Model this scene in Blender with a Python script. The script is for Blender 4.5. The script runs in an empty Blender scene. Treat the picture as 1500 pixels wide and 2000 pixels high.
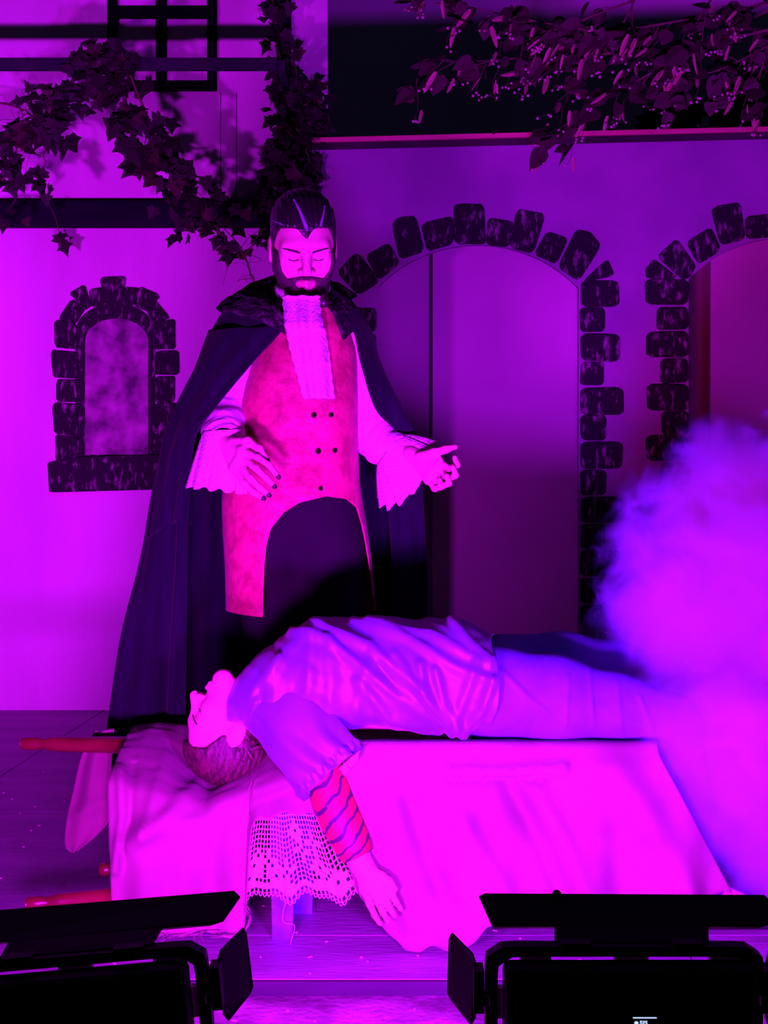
import bpy, bmesh, math, random
import numpy as np
from mathutils import Vector, Matrix

# ------------------------------------------------------------------ camera, world, exposure
F, HZ, CH = 3000.0, 887.0, 1.1        # focal length in px, horizon row, camera height above the stage
scene = bpy.context.scene
col = scene.collection
cam_d = bpy.data.cameras.new('camera'); cam = bpy.data.objects.new('camera', cam_d); col.objects.link(cam)
cam.location = (0, 0, CH); cam.rotation_euler = (math.pi / 2, 0, 0)
cam_d.sensor_fit = 'VERTICAL'; cam_d.sensor_height = 36.0; cam_d.lens = F / 2000 * 36.0
cam_d.shift_y = -(1000 - HZ) / 2000.0
cam_d.clip_start = 0.05
scene.camera = cam
world = bpy.data.worlds.new('night'); scene.world = world; world.use_nodes = True
bg = world.node_tree.nodes['Background']
bg.inputs[0].default_value = (0.28, 0.33, 1.0, 1); bg.inputs[1].default_value = 0.010
vs = scene.view_settings
vs.view_transform = 'Standard'; vs.look = 'None'; vs.exposure = 0.0; vs.gamma = 1.0; vs.use_curve_mapping = False
scene.display_settings.display_device = 'sRGB'
scene.cycles.volume_bounces = 1

R = random.Random(7)
NR = np.random.RandomState(11)

def P(px, py, d):
    return Vector(((px - 750) / F * d, d, CH + (HZ - py) / F * d))
def PN(px, py, d):
    return np.array(((px - 750) / F * d, d, CH + (HZ - py) / F * d))

# ------------------------------------------------------------------ materials
MATS = {}
def mat(name, color, rough=0.8, spec=0.3, noise=0.0, nscale=8.0, color2=None, bump=0.0, bscale=60.0,
        sheen=0.0, contrast=(0.35, 0.65), detail=5.0, stretch=None, emit=None, estr=0.0, trans=0.0):
    if name in MATS: return MATS[name]
    m = bpy.data.materials.new(name); m.use_nodes = True
    nt = m.node_tree; b = nt.nodes['Principled BSDF']
    b.inputs['Base Color'].default_value = (*color, 1)
    b.inputs['Roughness'].default_value = rough
    b.inputs['Specular IOR Level'].default_value = spec
    if sheen: b.inputs['Sheen Weight'].default_value = sheen
    if trans: b.inputs['Transmission Weight'].default_value = trans
    if emit:
        b.inputs['Emission Color'].default_value = (*emit, 1); b.inputs['Emission Strength'].default_value = estr
    tc = nt.nodes.new('ShaderNodeTexCoord'); src = tc.outputs['Object']
    if stretch:
        mp = nt.nodes.new('ShaderNodeMapping'); mp.inputs['Scale'].default_value = stretch
        nt.links.new(src, mp.inputs[0]); src = mp.outputs[0]
    if color2 is not None:
        n = nt.nodes.new('ShaderNodeTexNoise'); n.inputs['Scale'].default_value = nscale; n.inputs['Detail'].default_value = detail
        nt.links.new(src, n.inputs['Vector'])
        cr = nt.nodes.new('ShaderNodeValToRGB')
        cr.color_ramp.elements[0].position = contrast[0]; cr.color_ramp.elements[1].position = contrast[1]
        cr.color_ramp.elements[0].color = (*color, 1); cr.color_ramp.elements[1].color = (*color2, 1)
        nt.links.new(n.outputs['Fac'], cr.inputs[0]); nt.links.new(cr.outputs[0], b.inputs['Base Color'])
    if bump:
        n2 = nt.nodes.new('ShaderNodeTexNoise'); n2.inputs['Scale'].default_value = bscale; n2.inputs['Detail'].default_value = 4
        nt.links.new(src, n2.inputs['Vector'])
        bp = nt.nodes.new('ShaderNodeBump'); bp.inputs['Strength'].default_value = bump; bp.inputs['Distance'].default_value = 0.01
        nt.links.new(n2.outputs['Fac'], bp.inputs['Height']); nt.links.new(bp.outputs[0], b.inputs['Normal'])
    MATS[name] = m
    return m

def add_weave(m, scale, strength, dist=0.002):
    """fine woven relief on a cloth material"""
    nt = m.node_tree; b = nt.nodes['Principled BSDF']
    tc = nt.nodes.new('ShaderNodeTexCoord')
    ws = []
    for ax in ('X', 'Z'):
        w = nt.nodes.new('ShaderNodeTexWave'); w.wave_type = 'BANDS'; w.bands_direction = ax
        w.inputs['Scale'].default_value = scale; w.inputs['Distortion'].default_value = 1.5
        nt.links.new(tc.outputs['Object'], w.inputs['Vector']); ws.append(w)
    ad = nt.nodes.new('ShaderNodeMath'); ad.operation = 'ADD'
    nt.links.new(ws[0].outputs['Fac'], ad.inputs[0]); nt.links.new(ws[1].outputs['Fac'], ad.inputs[1])
    bp = nt.nodes.new('ShaderNodeBump'); bp.inputs['Strength'].default_value = strength; bp.inputs['Distance'].default_value = dist
    nt.links.new(ad.outputs[0], bp.inputs['Height'])
    if b.inputs['Normal'].links: nt.links.new(b.inputs['Normal'].links[0].from_socket, bp.inputs['Normal'])
    nt.links.new(bp.outputs[0], b.inputs['Normal'])
    return m

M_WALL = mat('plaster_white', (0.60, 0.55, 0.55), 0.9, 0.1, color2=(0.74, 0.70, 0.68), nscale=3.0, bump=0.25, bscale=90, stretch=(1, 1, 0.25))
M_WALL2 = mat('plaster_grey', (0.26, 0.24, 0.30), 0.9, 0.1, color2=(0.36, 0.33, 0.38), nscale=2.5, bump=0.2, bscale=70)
M_BACKING = mat('backing_flat_paint', (0.55, 0.50, 0.50), 0.9, 0.1, color2=(0.64, 0.58, 0.56), nscale=2.0, bump=0.1, bscale=60)
M_FAR = mat('far_wall_paint', (0.62, 0.58, 0.62), 0.9, 0.1, color2=(0.7, 0.66, 0.7), nscale=2.0)
M_BEAM = mat('beam_dark_paint', (0.005, 0.007, 0.010), 0.85, 0.05, color2=(0.010, 0.012, 0.016), nscale=5, bump=0.3, bscale=40, stretch=(0.3, 1, 3))
M_RAIL = mat('rail_brown', (0.016, 0.018, 0.028), 0.85, 0.05, color2=(0.028, 0.028, 0.036), nscale=6, bump=0.2)
M_LATT = mat('lattice_black', (0.003, 0.003, 0.004), 0.85, 0.04, bump=0.2)
M_STONE = mat('stone_black_sponge', (0.020, 0.017, 0.022), 0.9, 0.1, color2=(0.30, 0.23, 0.27), nscale=38, detail=10, contrast=(0.55, 0.74), bump=0.5, bscale=50, stretch=(1.3, 1.3, 0.55))
M_PANE = mat('window_pane_mottle', (0.09, 0.08, 0.09), 0.9, 0.1, color2=(0.46, 0.38, 0.4), nscale=10, detail=9, contrast=(0.36, 0.68), bump=0.2, bscale=30)
M_FLOOR = mat('stage_floor_paint', (0.24, 0.21, 0.27), 0.55, 0.4, color2=(0.36, 0.32, 0.38), nscale=4, bump=0.25, bscale=45, stretch=(0.5, 2, 1))
M_APRON = mat('apron_dusty_wood', (0.16, 0.12, 0.15), 0.7, 0.3, color2=(0.45, 0.36, 0.38), nscale=7, detail=9, contrast=(0.4, 0.62), bump=0.4, bscale=60)
M_GROUND = mat('audience_floor', (0.03, 0.03, 0.03), 0.9, 0.2, color2=(0.05, 0.05, 0.05), nscale=4)
M_TRIMW = mat('trim_redwood', (0.55, 0.22, 0.16), 0.6, 0.3, color2=(0.7, 0.32, 0.24), nscale=9, bump=0.2, stretch=(0.3, 3, 3))
M_TRIMD = mat('trim_dark', (0.018, 0.014, 0.016), 0.7, 0.2, color2=(0.05, 0.03, 0.04), nscale=4)
M_IVY = mat('ivy_leaf', (0.013, 0.026, 0.012), 0.6, 0.2, color2=(0.028, 0.04, 0.018), nscale=30, bump=0.2)
M_IVY2 = mat('ivy_leaf_brown', (0.03, 0.035, 0.015), 0.6, 0.2, color2=(0.075, 0.05, 0.035), nscale=30)
M_STEM = mat('ivy_stem', (0.09, 0.06, 0.04), 0.8, 0.2, color2=(0.16, 0.09, 0.06), nscale=20)
M_LIND = mat('linden_leaf', (0.035, 0.06, 0.02), 0.6, 0.25, color2=(0.075, 0.09, 0.04), nscale=25, bump=0.2)
M_BRACT = mat('linden_bract', (0.34, 0.34, 0.14), 0.6, 0.3, color2=(0.5, 0.44, 0.22), nscale=25)
M_TWIG = mat('linden_twig', (0.10, 0.07, 0.05), 0.8, 0.2, color2=(0.18, 0.12, 0.08), nscale=20)
M_BERRY = mat('linden_fruit', (0.5, 0.5, 0.34), 0.5, 0.4)
M_SHRUB = mat('shrub_dark', (0.006, 0.008, 0.006), 0.9, 0.05)
M_LEDB = mat('lamp_black_metal', (0.012, 0.012, 0.014), 0.6, 0.3, bump=0.05, bscale=200)
M_LEDF = mat('lamp_flap_black', (0.02, 0.02, 0.024), 0.55, 0.3)
M_LEDE = mat('led_face', (0.8, 0.7, 0.8), 0.5, 0.2, emit=(0.85, 0.02, 1.0), estr=6.0)
M_SCR = mat('lamp_screen', (0.01, 0.01, 0.012), 0.2, 0.5)
M_SCRT = mat('lamp_screen_glyph', (0.5, 0.6, 0.8), 0.4, 0.2, emit=(0.55, 0.7, 1.0), estr=0.9)
M_BLUE = mat('bench_blue_paint', (0.06, 0.10, 0.42), 0.5, 0.35, color2=(0.14, 0.16, 0.55), nscale=14, bump=0.2)
M_REDW = mat('stool_red_wood', (0.10, 0.012, 0.012), 0.3, 0.5, color2=(0.15, 0.02, 0.02), nscale=12)
M_BURLAP = add_weave(mat('burlap_cloth', (0.19, 0.15, 0.12), 0.95, 0.05, color2=(0.26, 0.20, 0.155), nscale=5, sheen=0.1), 120, 0.25)
M_LACE = mat('lace_white', (0.86, 0.84, 0.80), 0.9, 0.05)
M_SKIN = mat('skin', (0.62, 0.40, 0.31), 0.6, 0.25, color2=(0.68, 0.45, 0.36), nscale=30)
M_SKIN2 = mat('skin_pale', (0.66, 0.44, 0.35), 0.6, 0.25, color2=(0.70, 0.48, 0.39), nscale=30)
M_HAIR = mat('hair_black', (0.012, 0.010, 0.011), 0.35, 0.5, bump=0.3, bscale=120)
M_HAIR2 = mat('hair_brown', (0.022, 0.016, 0.012), 0.5, 0.4, color2=(0.09, 0.05, 0.035), nscale=40, stretch=(3, 1, 1), bump=0.3, bscale=120)
M_BEARD = mat('beard_dark', (0.05, 0.036, 0.036), 0.8, 0.2, color2=(0.08, 0.055, 0.055), nscale=120, bump=0.5, bscale=220)
M_STREAK = mat('hair_white', (0.22, 0.22, 0.32), 0.5, 0.4, bump=0.3, bscale=200)
M_VEST = mat('vest_red_brocade', (0.29, 0.035, 0.065), 0.55, 0.35, color2=(0.42, 0.06, 0.105), nscale=26, detail=9, contrast=(0.38, 0.56), bump=0.35, bscale=60, sheen=0.1)
M_TROU = mat('trousers_black', (0.008, 0.008, 0.010), 0.85, 0.15)
M_SHIRTW = mat('shirt_white', (0.62, 0.56, 0.58), 0.8, 0.15, color2=(0.72, 0.66, 0.66), nscale=20, bump=0.25, bscale=70)
M_JABOT = mat('jabot_lace', (0.68, 0.62, 0.64), 0.85, 0.1, color2=(0.80, 0.74, 0.74), nscale=70, bump=0.6, bscale=160)
M_CAPE = mat('cape_black_velvet', (0.0045, 0.006, 0.010), 0.9, 0.08, color2=(0.008, 0.010, 0.017), nscale=9, stretch=(4, 4, 0.4), sheen=0.05)
M_COLLAR = mat('cape_collar_fur', (0.014, 0.010, 0.016), 0.9, 0.1, color2=(0.09, 0.055, 0.08), nscale=45, detail=9, contrast=(0.5, 0.75), bump=1.0, bscale=90)
M_NAIL = mat('nail_black', (0.02, 0.012, 0.02), 0.3, 0.5)
M_BUTTON = mat('button_dark', (0.02, 0.012, 0.012), 0.35, 0.5)
M_SATIN = mat('shirt_blue_satin', (0.085, 0.10, 0.30), 0.48, 0.5, color2=(0.13, 0.14, 0.38), nscale=7, sheen=0.15)
M_LINING = mat('sleeve_lining', (0.3, 0.32, 0.6), 0.7, 0.2)
M_TROU2 = mat('trousers_blue_grey', (0.085, 0.10, 0.34), 0.8, 0.15, color2=(0.12, 0.13, 0.40), nscale=10, bump=0.1, bscale=60)
M_SHOE = mat('shoe_black', (0.012, 0.012, 0.012), 0.4, 0.4)
M_LASH = mat('lash_dark', (0.03, 0.015, 0.02), 0.7, 0.2)
M_MORT = mat('seam_dark', (0.01, 0.01, 0.01), 0.9, 0.1)

# ------------------------------------------------------------------ object helpers
def tag(o, label=None, cat=None, group=None, kind=None):
    if label: o['label'] = label
    if cat: o['category'] = cat
    if group: o['group'] = group
    if kind: o['kind'] = kind
    return o
def empty(name, loc, label, cat, group=None):
    o = bpy.data.objects.new(name, None); col.objects.link(o); o.location = loc
    o.empty_display_size = 0.1
    return tag(o, label, cat, group)
def link(name, me, m, parent=None):
    o = bpy.data.objects.new(name, me); col.objects.link(o)
    if m is not None and not me.materials: me.materials.append(m)
    if parent is not None: o.parent = parent
    return o
def wloc(p):
    """world location of a (possibly nested) parent built only from translations / matrices"""
    return p.matrix_basis.copy() if p.parent is None else wloc(p.parent) @ p.matrix_basis
def obj_np(name, V, Q, m, parent=None, smooth=True, thick=0.0, uv=None, offset=0.0):
    """mesh object from world-space numpy vertices and a face list; child coordinates follow the parent"""
    V = np.asarray(V, dtype=np.float64).reshape(-1, 3)
    if parent is not None:
        inv = wloc(parent).inverted()
        Rm = np.array(inv.to_3x3()); t = np.array(inv.translation)
        V = V @ Rm.T + t
        base = None
    else:
        base = V[:, :].mean(axis=0); base[2] = V[:, 2].min(); V = V - base
    me = bpy.data.meshes.new(name)
    if isinstance(Q, np.ndarray):
        n = Q.shape[1]
        me.vertices.add(len(V)); me.vertices.foreach_set('co', V.astype(np.float32).ravel())
        me.loops.add(Q.size); me.loops.foreach_set('vertex_index', Q.astype(np.int32).ravel())
        me.polygons.add(len(Q)); me.polygons.foreach_set('loop_start', np.arange(0, Q.size, n, dtype=np.int32))
        me.update(calc_edges=True)
    else:
        me.from_pydata(V.tolist(), [], Q)
    me.validate()
    me.polygons.foreach_set('use_smooth', np.full(len(me.polygons), smooth))
    o = link(name, me, m, parent)
    if base is not None: o.location = base
    if thick:
        md = o.modifiers.new('thickness', 'SOLIDIFY'); md.thickness = thick; md.offset = offset
    return o
def bm_obj(name, bm, m, parent=None, smooth=False):
    bmesh.ops.recalc_face_normals(bm, faces=bm.faces)
    V = np.array([v.co[:] for v in bm.verts]); bm.verts.index_update()
    Q = [[v.index for v in f.verts] for f in bm.faces]
    bm.free()
    return obj_np(name, V, Q, m, parent, smooth)
def bm_box(bm, lo, hi, bev=0.0, mtx=None):
    r = bmesh.ops.create_cube(bm, size=1.0)
    c = [(a + b) / 2 for a, b in zip(lo, hi)]; s = [b - a for a, b in zip(lo, hi)]
    for v in r['verts']:
        v.co = Vector((v.co.x * s[0] + c[0], v.co.y * s[1] + c[1], v.co.z * s[2] + c[2]))
    vs_ = r['verts']
    if bev:
        es = list({e for v in vs_ for e in v.link_edges})
        rr = bmesh.ops.bevel(bm, geom=es, offset=bev, segments=2, profile=0.5, affect='EDGES')
        vs_ = list({v for f in rr['faces'] for v in f.verts} | {v for v in vs_ if v.is_valid})
    if mtx is not None:
        for v in vs_: v.co = mtx @ v.co
def box(name, lo, hi, m, parent=None, bev=0.0, mtx=None):
    bm = bmesh.new(); bm_box(bm, lo, hi, bev, mtx); return bm_obj(name, bm, m, parent)
def prism(name, pts, y0, y1, m, parent=None, bev=0.0):
    """polygon of (x, z) points extruded from depth y0 (near) to y1"""
    bm = bmesh.new(); n = len(pts)
    a = [bm.verts.new((x, y0, z)) for x, z in pts]
    if bev:
        cx = sum(p[0] for p in pts) / n; cz = sum(p[1] for p in pts) / n
        w = max(max(abs(p[0] - cx), abs(p[1] - cz)) for p in pts)
        for v in a:
            v.co.x += (cx - v.co.x) * bev / w; v.co.z += (cz - v.co.z) * bev / w
        mid = [bm.verts.new((x, y0 + bev, z)) for x, z in pts]
    else: mid = a
    b = [bm.verts.new((x, y1, z)) for x, z in pts]
    bm.faces.new(a); bm.faces.new(b[::-1])
    for i in range(n):
        j = (i + 1) % n
        if bev: bm.faces.new((a[i], mid[i], mid[j], a[j]))
        bm.faces.new((mid[i], b[i], b[j], mid[j]))
    return bm_obj(name, bm, m, parent)
def chaikin(pts, k=2, w=0.22):
    for _ in range(k):
        o = []
        for i in range(len(pts)):
            p, q = pts[i], pts[(i + 1) % len(pts)]
            o += [(p[0] + (q[0] - p[0]) * w, p[1] + (q[1] - p[1]) * w), (p[0] + (q[0] - p[0]) * (1 - w), p[1] + (q[1] - p[1]) * (1 - w))]
        pts = o
    return pts
def spline(pts, n):
    """Catmull-Rom through control points, n samples (numpy)"""
    p = np.asarray(pts, float); m = len(p)
    pp = np.vstack([2 * p[0] - p[1], p, 2 * p[-1] - p[-2]])
    t = np.linspace(0, m - 1 - 1e-6, n); i = t.astype(int); f = (t - i)[:, None]
    a, b, c, d = pp[i], pp[i + 1], pp[i + 2], pp[i + 3]
    return 0.5 * (2 * b + (c - a) * f + (2 * a - 5 * b + 4 * c - d) * f ** 2 + (3 * b - a - 3 * c + d) * f ** 3)
def grid_faces(m, n, cu=False, cv=False):
    i = np.arange(m if cu else m - 1); j = np.arange(n if cv else n - 1)
    I, J = np.meshgrid(i, j, indexing='ij'); I2 = (I + 1) % m; J2 = (J + 1) % n
    return np.stack([I * n + J, I2 * n + J, I2 * n + J2, I * n + J2], -1).reshape(-1, 4)
def sheet(name, G, m, parent=None, thick=0.004, cu=False, cv=False, smooth=True, offset=0.0):
    G = np.asarray(G); return obj_np(name, G.reshape(-1, 3), grid_faces(G.shape[0], G.shape[1], cu, cv), m, parent, smooth, thick, offset=offset)
def tube_np(path, rad, seg=6):
    path = np.asarray(path, float); n = len(path)
    rad = np.full(n, rad) if np.isscalar(rad) else np.asarray(rad)
    T = np.gradient(path, axis=0); T /= np.linalg.norm(T, axis=1)[:, None] + 1e-9
    up = np.array([0.13, 0.21, 0.97]) if abs(T[0][2]) < 0.9 else np.array([0.9, 0.3, 0.1])
    A = np.cross(T, up); A /= np.linalg.norm(A, axis=1)[:, None] + 1e-9; B = np.cross(T, A)
    th = np.linspace(0, 2 * math.pi, seg, endpoint=False)
    V = path[:, None, :] + rad[:, None, None] * (np.cos(th)[None, :, None] * A[:, None, :] + np.sin(th)[None, :, None] * B[:, None, :])
    Q = grid_faces(n, seg, False, True).tolist()
    Q.append(list(range(seg))[::-1]); Q.append([(n - 1) * seg + k for k in range(seg)])
    return V.reshape(-1, 3), Q
def tubes(name, paths, m, parent=None, seg=6):
    VV, QQ, o = [], [], 0
    for pth, r in paths:
        V, Q = tube_np(pth, r, seg); VV.append(V); QQ += [[k + o for k in f] for f in Q]; o += len(V)
    return obj_np(name, np.vstack(VV), QQ, m, parent)
def lathe(name, path_a, path_b, prof, m, parent=None, seg=16):
    """turned part: profile [(t, radius)] along the axis a -> b"""
    a, b = np.asarray(path_a, float), np.asarray(path_b, float)
    pts = np.array([a + (b - a) * t for t, r in prof]); V, Q = [], None
    ax = (b - a) / np.linalg.norm(b - a); u = np.cross(ax, [0.1, 0.2, 0.97] if abs(ax[2]) < 0.9 else [1, 0, 0.1]); u /= np.linalg.norm(u); w = np.cross(ax, u)
    th = np.linspace(0, 2 * math.pi, seg, endpoint=False)
    G = pts[:, None, :] + np.array([r for t, r in prof])[:, None, None] * (np.cos(th)[None, :, None] * u + np.sin(th)[None, :, None] * w)
    Q = grid_faces(len(prof), seg, False, True).tolist(); n = len(prof)
    Q.append(list(range(seg))[::-1]); Q.append([(n - 1) * seg + k for k in range(seg)])
    return obj_np(name, G.reshape(-1, 3), Q, m, parent)
def seg_dist(px, py, line):
    d = np.full(np.shape(px), 1e9)
    for (x0, y0), (x1, y1) in zip(line[:-1], line[1:]):
        L = (x1 - x0) ** 2 + (y1 - y0) ** 2
        t = np.clip(((px - x0) * (x1 - x0) + (py - y0) * (y1 - y0)) / L, 0, 1)
        d = np.minimum(d, np.hypot(px - x0 - t * (x1 - x0), py - y0 - t * (y1 - y0)))
    return d
def ridges(px, py, lines):
    s = np.zeros(np.shape(px))
    for line, amp, w in lines: s += amp * np.exp(-(seg_dist(px, py, line) / w) ** 2)
    return s
def to_px(G):
    return 750 + F * G[..., 0] / G[..., 1], HZ - F * (G[..., 2] - CH) / G[..., 1]
def vnoise(x, y, seed=0):
    """smooth value noise on arrays"""
    r = np.random.RandomState(seed).rand(64, 64)
    xi, yi = np.floor(x).astype(int), np.floor(y).astype(int); fx, fy = x - xi, y - yi
    fx, fy = fx * fx * (3 - 2 * fx), fy * fy * (3 - 2 * fy)
    g = lambda a, b: r[a % 64, b % 64]
    return (g(xi, yi) * (1 - fx) + g(xi + 1, yi) * fx) * (1 - fy) + (g(xi, yi + 1) * (1 - fx) + g(xi + 1, yi + 1) * fx) * fy - 0.5

# ------------------------------------------------------------------ signed-distance modelling (bodies)
class Field:
    def __init__(s, lo, hi, h):
        s.lo = np.asarray(lo, float); s.h = h
        s.n = np.ceil((np.asarray(hi, float) - s.lo) / h).astype(int) + 1
        s.D = np.full(s.n, 0.5, np.float32)
    def block(s, blo, bhi):
        i0 = np.clip(np.floor((np.asarray(blo) - s.lo) / s.h).astype(int), 0, s.n)
        i1 = np.clip(np.ceil((np.asarray(bhi) - s.lo) / s.h).astype(int) + 1, 0, s.n)
        ax = [(s.lo[k] + s.h * np.arange(i0[k], i1[k])).astype(np.float32) for k in range(3)]
        sl = tuple(slice(i0[k], i1[k]) for k in range(3))
        return sl, ax[0][:, None, None], ax[1][None, :, None], ax[2][None, None, :]
    def put(s, sl, d, k):
        a = s.D[sl]
        if a.size == 0: return
        if k > 0:
            hh = np.maximum(k - np.abs(a - d), 0) / k
            s.D[sl] = np.minimum(a, d) - hh * hh * k * 0.25
        else: s.D[sl] = np.minimum(a, d)
    def cone(s, a, b, r1, r2, k=0.02):
        a, b = np.asarray(a, float), np.asarray(b, float); m = max(r1, r2) + k + 0.012
        sl, x, y, z = s.block(np.minimum(a, b) - m, np.maximum(a, b) + m)
        s.put(sl, cone_d(x, y, z, a, b, r1, r2), k)
    def chain(s, pts, rads, k=0.006):
        for i in range(len(pts) - 1): s.cone(pts[i], pts[i + 1], rads[i], rads[i + 1], k)
    def ell(s, c, r, k=0.03, rot=None):
        c = np.asarray(c, float); m = max(r) + k + 0.012
        sl, x, y, z = s.block(c - m, c + m)
        x, y, z = x - c[0], y - c[1], z - c[2]
        if rot is not None:
            x, y, z = (rot[0][i] * x + rot[1][i] * y + rot[2][i] * z for i in range(3))
        s.put(sl, ell_d(x, y, z, r), k)
    def mesh(s):
        return surface_nets(s.D, s.lo, s.h)
def cone_d(x, y, z, a, b, r1, r2):
    ba = b - a; L = float(ba @ ba) + 1e-12
    t = np.clip(((x - a[0]) * ba[0] + (y - a[1]) * ba[1] + (z - a[2]) * ba[2]) / L, 0, 1)
    dx, dy, dz = x - a[0] - t * ba[0], y - a[1] - t * ba[1], z - a[2] - t * ba[2]
    return np.sqrt(dx * dx + dy * dy + dz * dz) - (r1 + (r2 - r1) * t)
def ell_d(x, y, z, r):
    k0 = np.sqrt((x / r[0]) ** 2 + (y / r[1]) ** 2 + (z / r[2]) ** 2)
    k1 = np.sqrt((x / r[0] ** 2) ** 2 + (y / r[1] ** 2) ** 2 + (z / r[2] ** 2) ** 2) + 1e-9
    return k0 * (k0 - 1) / k1
def smin(a, b, k):
    h = np.maximum(k - np.abs(a - b), 0) / k
    return np.minimum(a, b) - h * h * k * 0.25
def smax(a, b, k): return -smin(-a, -b, k)
def surface_nets(D, lo, h):
    S = D < 0
    c = [S[i:S.shape[0] - 1 + i, j:S.shape[1] - 1 + j, k:S.shape[2] - 1 + k] for i in (0, 1) for j in (0, 1) for k in (0, 1)]
    anyc = c[0].copy(); allc = c[0].copy()
    for q in c[1:]: anyc |= q; allc &= q
    act = anyc & ~allc
    I, J, K = np.nonzero(act); M = len(I)
    idm = np.full(act.shape, -1, np.int32); idm[I, J, K] = np.arange(M)
    offs = np.array([(i, j, k) for i in (0, 1) for j in (0, 1) for k in (0, 1)])
    val = np.stack([D[I + o[0], J + o[1], K + o[2]] for o in offs], 1)
    acc = np.zeros((M, 3)); cnt = np.zeros(M)
    for a in range(8):
        for b in range(a + 1, 8):
            if np.abs(offs[a] - offs[b]).sum() != 1: continue
            va, vb = val[:, a], val[:, b]; mk = (va < 0) != (vb < 0)
            t = va[mk] / (va[mk] - vb[mk])
            acc[mk] += offs[a] + t[:, None] * (offs[b] - offs[a]); cnt[mk] += 1
    V = lo + h * (np.stack([I, J, K], 1) + acc / cnt[:, None])
    quads = []
    for ax in range(3):
        sh = [slice(1, -1)] * 3; sh[ax] = slice(None)
        A = S[tuple(sh)]
        s0 = [slice(None)] * 3; s1 = [slice(None)] * 3; s0[ax] = slice(0, -1); s1[ax] = slice(1, None)
        for inv in (False, True):
            e = (A[tuple(s0)] & ~A[tuple(s1)]) if not inv else (~A[tuple(s0)] & A[tuple(s1)])
            idx = np.array(np.nonzero(e)).T
            if len(idx) == 0: continue
            u, v = [(1, 2), (2, 0), (0, 1)][ax]
            base = idx.copy(); base[:, u] += 1; base[:, v] += 1
            def g(du, dv):
                q = base.copy(); q[:, u] += du; q[:, v] += dv
                return idm[q[:, 0], q[:, 1], q[:, 2]]
            q = np.stack([g(-1, -1), g(0, -1), g(0, 0), g(-1, 0)], 1)
            quads.append(q[:, ::-1] if inv else q)
    Q = np.vstack(quads); Q = Q[(Q >= 0).all(1)]
    return V, Q

# ================================================================== THE SETTING
def struct(o): o['kind'] = 'structure'; return o
# --- stage floor: panels with open joints on a base
fl = struct(box('floor', (-4.2, 3.222, -0.06), (4.2, 10.2, -0.012), M_FLOOR))
for (x0, x1, s0, s1) in ((-4.2, -1.30, 0.04, 0.04), (-1.295, 0.75, 0.04, 0.02), (0.755, 2.4, 0.02, 0.0), (2.405, 4.2, 0.0, 0.0)):
    for (y0, y1) in ((3.22, 3.508), (3.512, 4.72), (4.724, 6.2), (6.204, 10.2)):
        bm = bmesh.new(); bm_box(bm, (x0, y0, -0.0115), (x1, y1, 0.0), 0.0)
        for v in bm.verts: v.co.x += (v.co.y - 5.4) * (s0 if abs(v.co.x - x0) < 1e-4 else s1) * 2.0
        bm_obj('floor_panel', bm, M_FLOOR, fl)
ap = struct(box('floor_step', (-4.2, 2.62, -0.5), (4.2, 3.205, -0.03), M_APRON))
struct(box('trim_5', (-4.2, 3.206, -0.05), (4.2, 3.219, -0.001), mat('nosing_dark', (0.02, 0.02, 0.03), 0.7, 0.2, color2=(0.05, 0.045, 0.06), nscale=6, stretch=(0.3, 2, 2)), None, 0.003))
struct(box('floor_audience', (-5, -1.5, -0.56), (5, 2.62, -0.5), M_GROUND))
# --- left house front
WD = 6.6
wl = struct(box('wall_left', (-3.6, WD, 0), (P(640, 0, WD).x, WD + 0.05, 4.3), M_WALL))
for px in (431, 462):
    box('board_seam', (P(px, 0, WD).x - 0.0015, WD - 0.0012, P(0, 388, WD).z), (P(px, 0, WD).x + 0.0015, WD + 0.001, P(0, 180, WD).z), M_RAIL, wl)
struct(box('trim_1', (-3.6, 6.55, P(0, 443, 6.55).z), (P(545, 0, 6.55).x, 6.598, P(0, 391, 6.55).z), M_BEAM, None, 0.004))
struct(box('trim_2', (P(540, 0, 6.5).x, 6.49, P(0, 443, 6.5).z), (P(568, 0, 6.5).x, 6.548, 4.2), M_BEAM, None, 0.004))
# --- right wall with two arches
RD = 6.45; TH = 0.04
def arch_z(x):
    for cx, hw, ys, ya in ((933.5, 196.5, 562, 478), (1541, 196, 545, 463)):
        X = (P(cx, 0, RD).x, hw / F * RD)
        if abs(x - X[0]) < X[1]:
            zs, za = P(0, ys, RD).z, P(0, ya, RD).z; sg = za - zs
            r = (X[1] ** 2 + sg ** 2) / (2 * sg)
            return za - r + math.sqrt(max(r * r - (x - X[0]) ** 2, 0))
    return None
def top_z(x):
    px = 750 + F * x / RD
    return P(0, 291 - (px - 600) * 0.0245, RD).z
xs = set()
for a, b in ((605, 2000),):
    x = a
    while x <= b: xs.add(x); x += 8
for e in (737, 1130, 1345, 1737): xs |= {e - 0.02, e + 0.02}
xs = sorted(P(x, 0, RD).x for x in xs)
bm = bmesh.new()
def rect(bm, pts): bm.faces.new([bm.verts.new(p) for p in pts])
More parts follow.
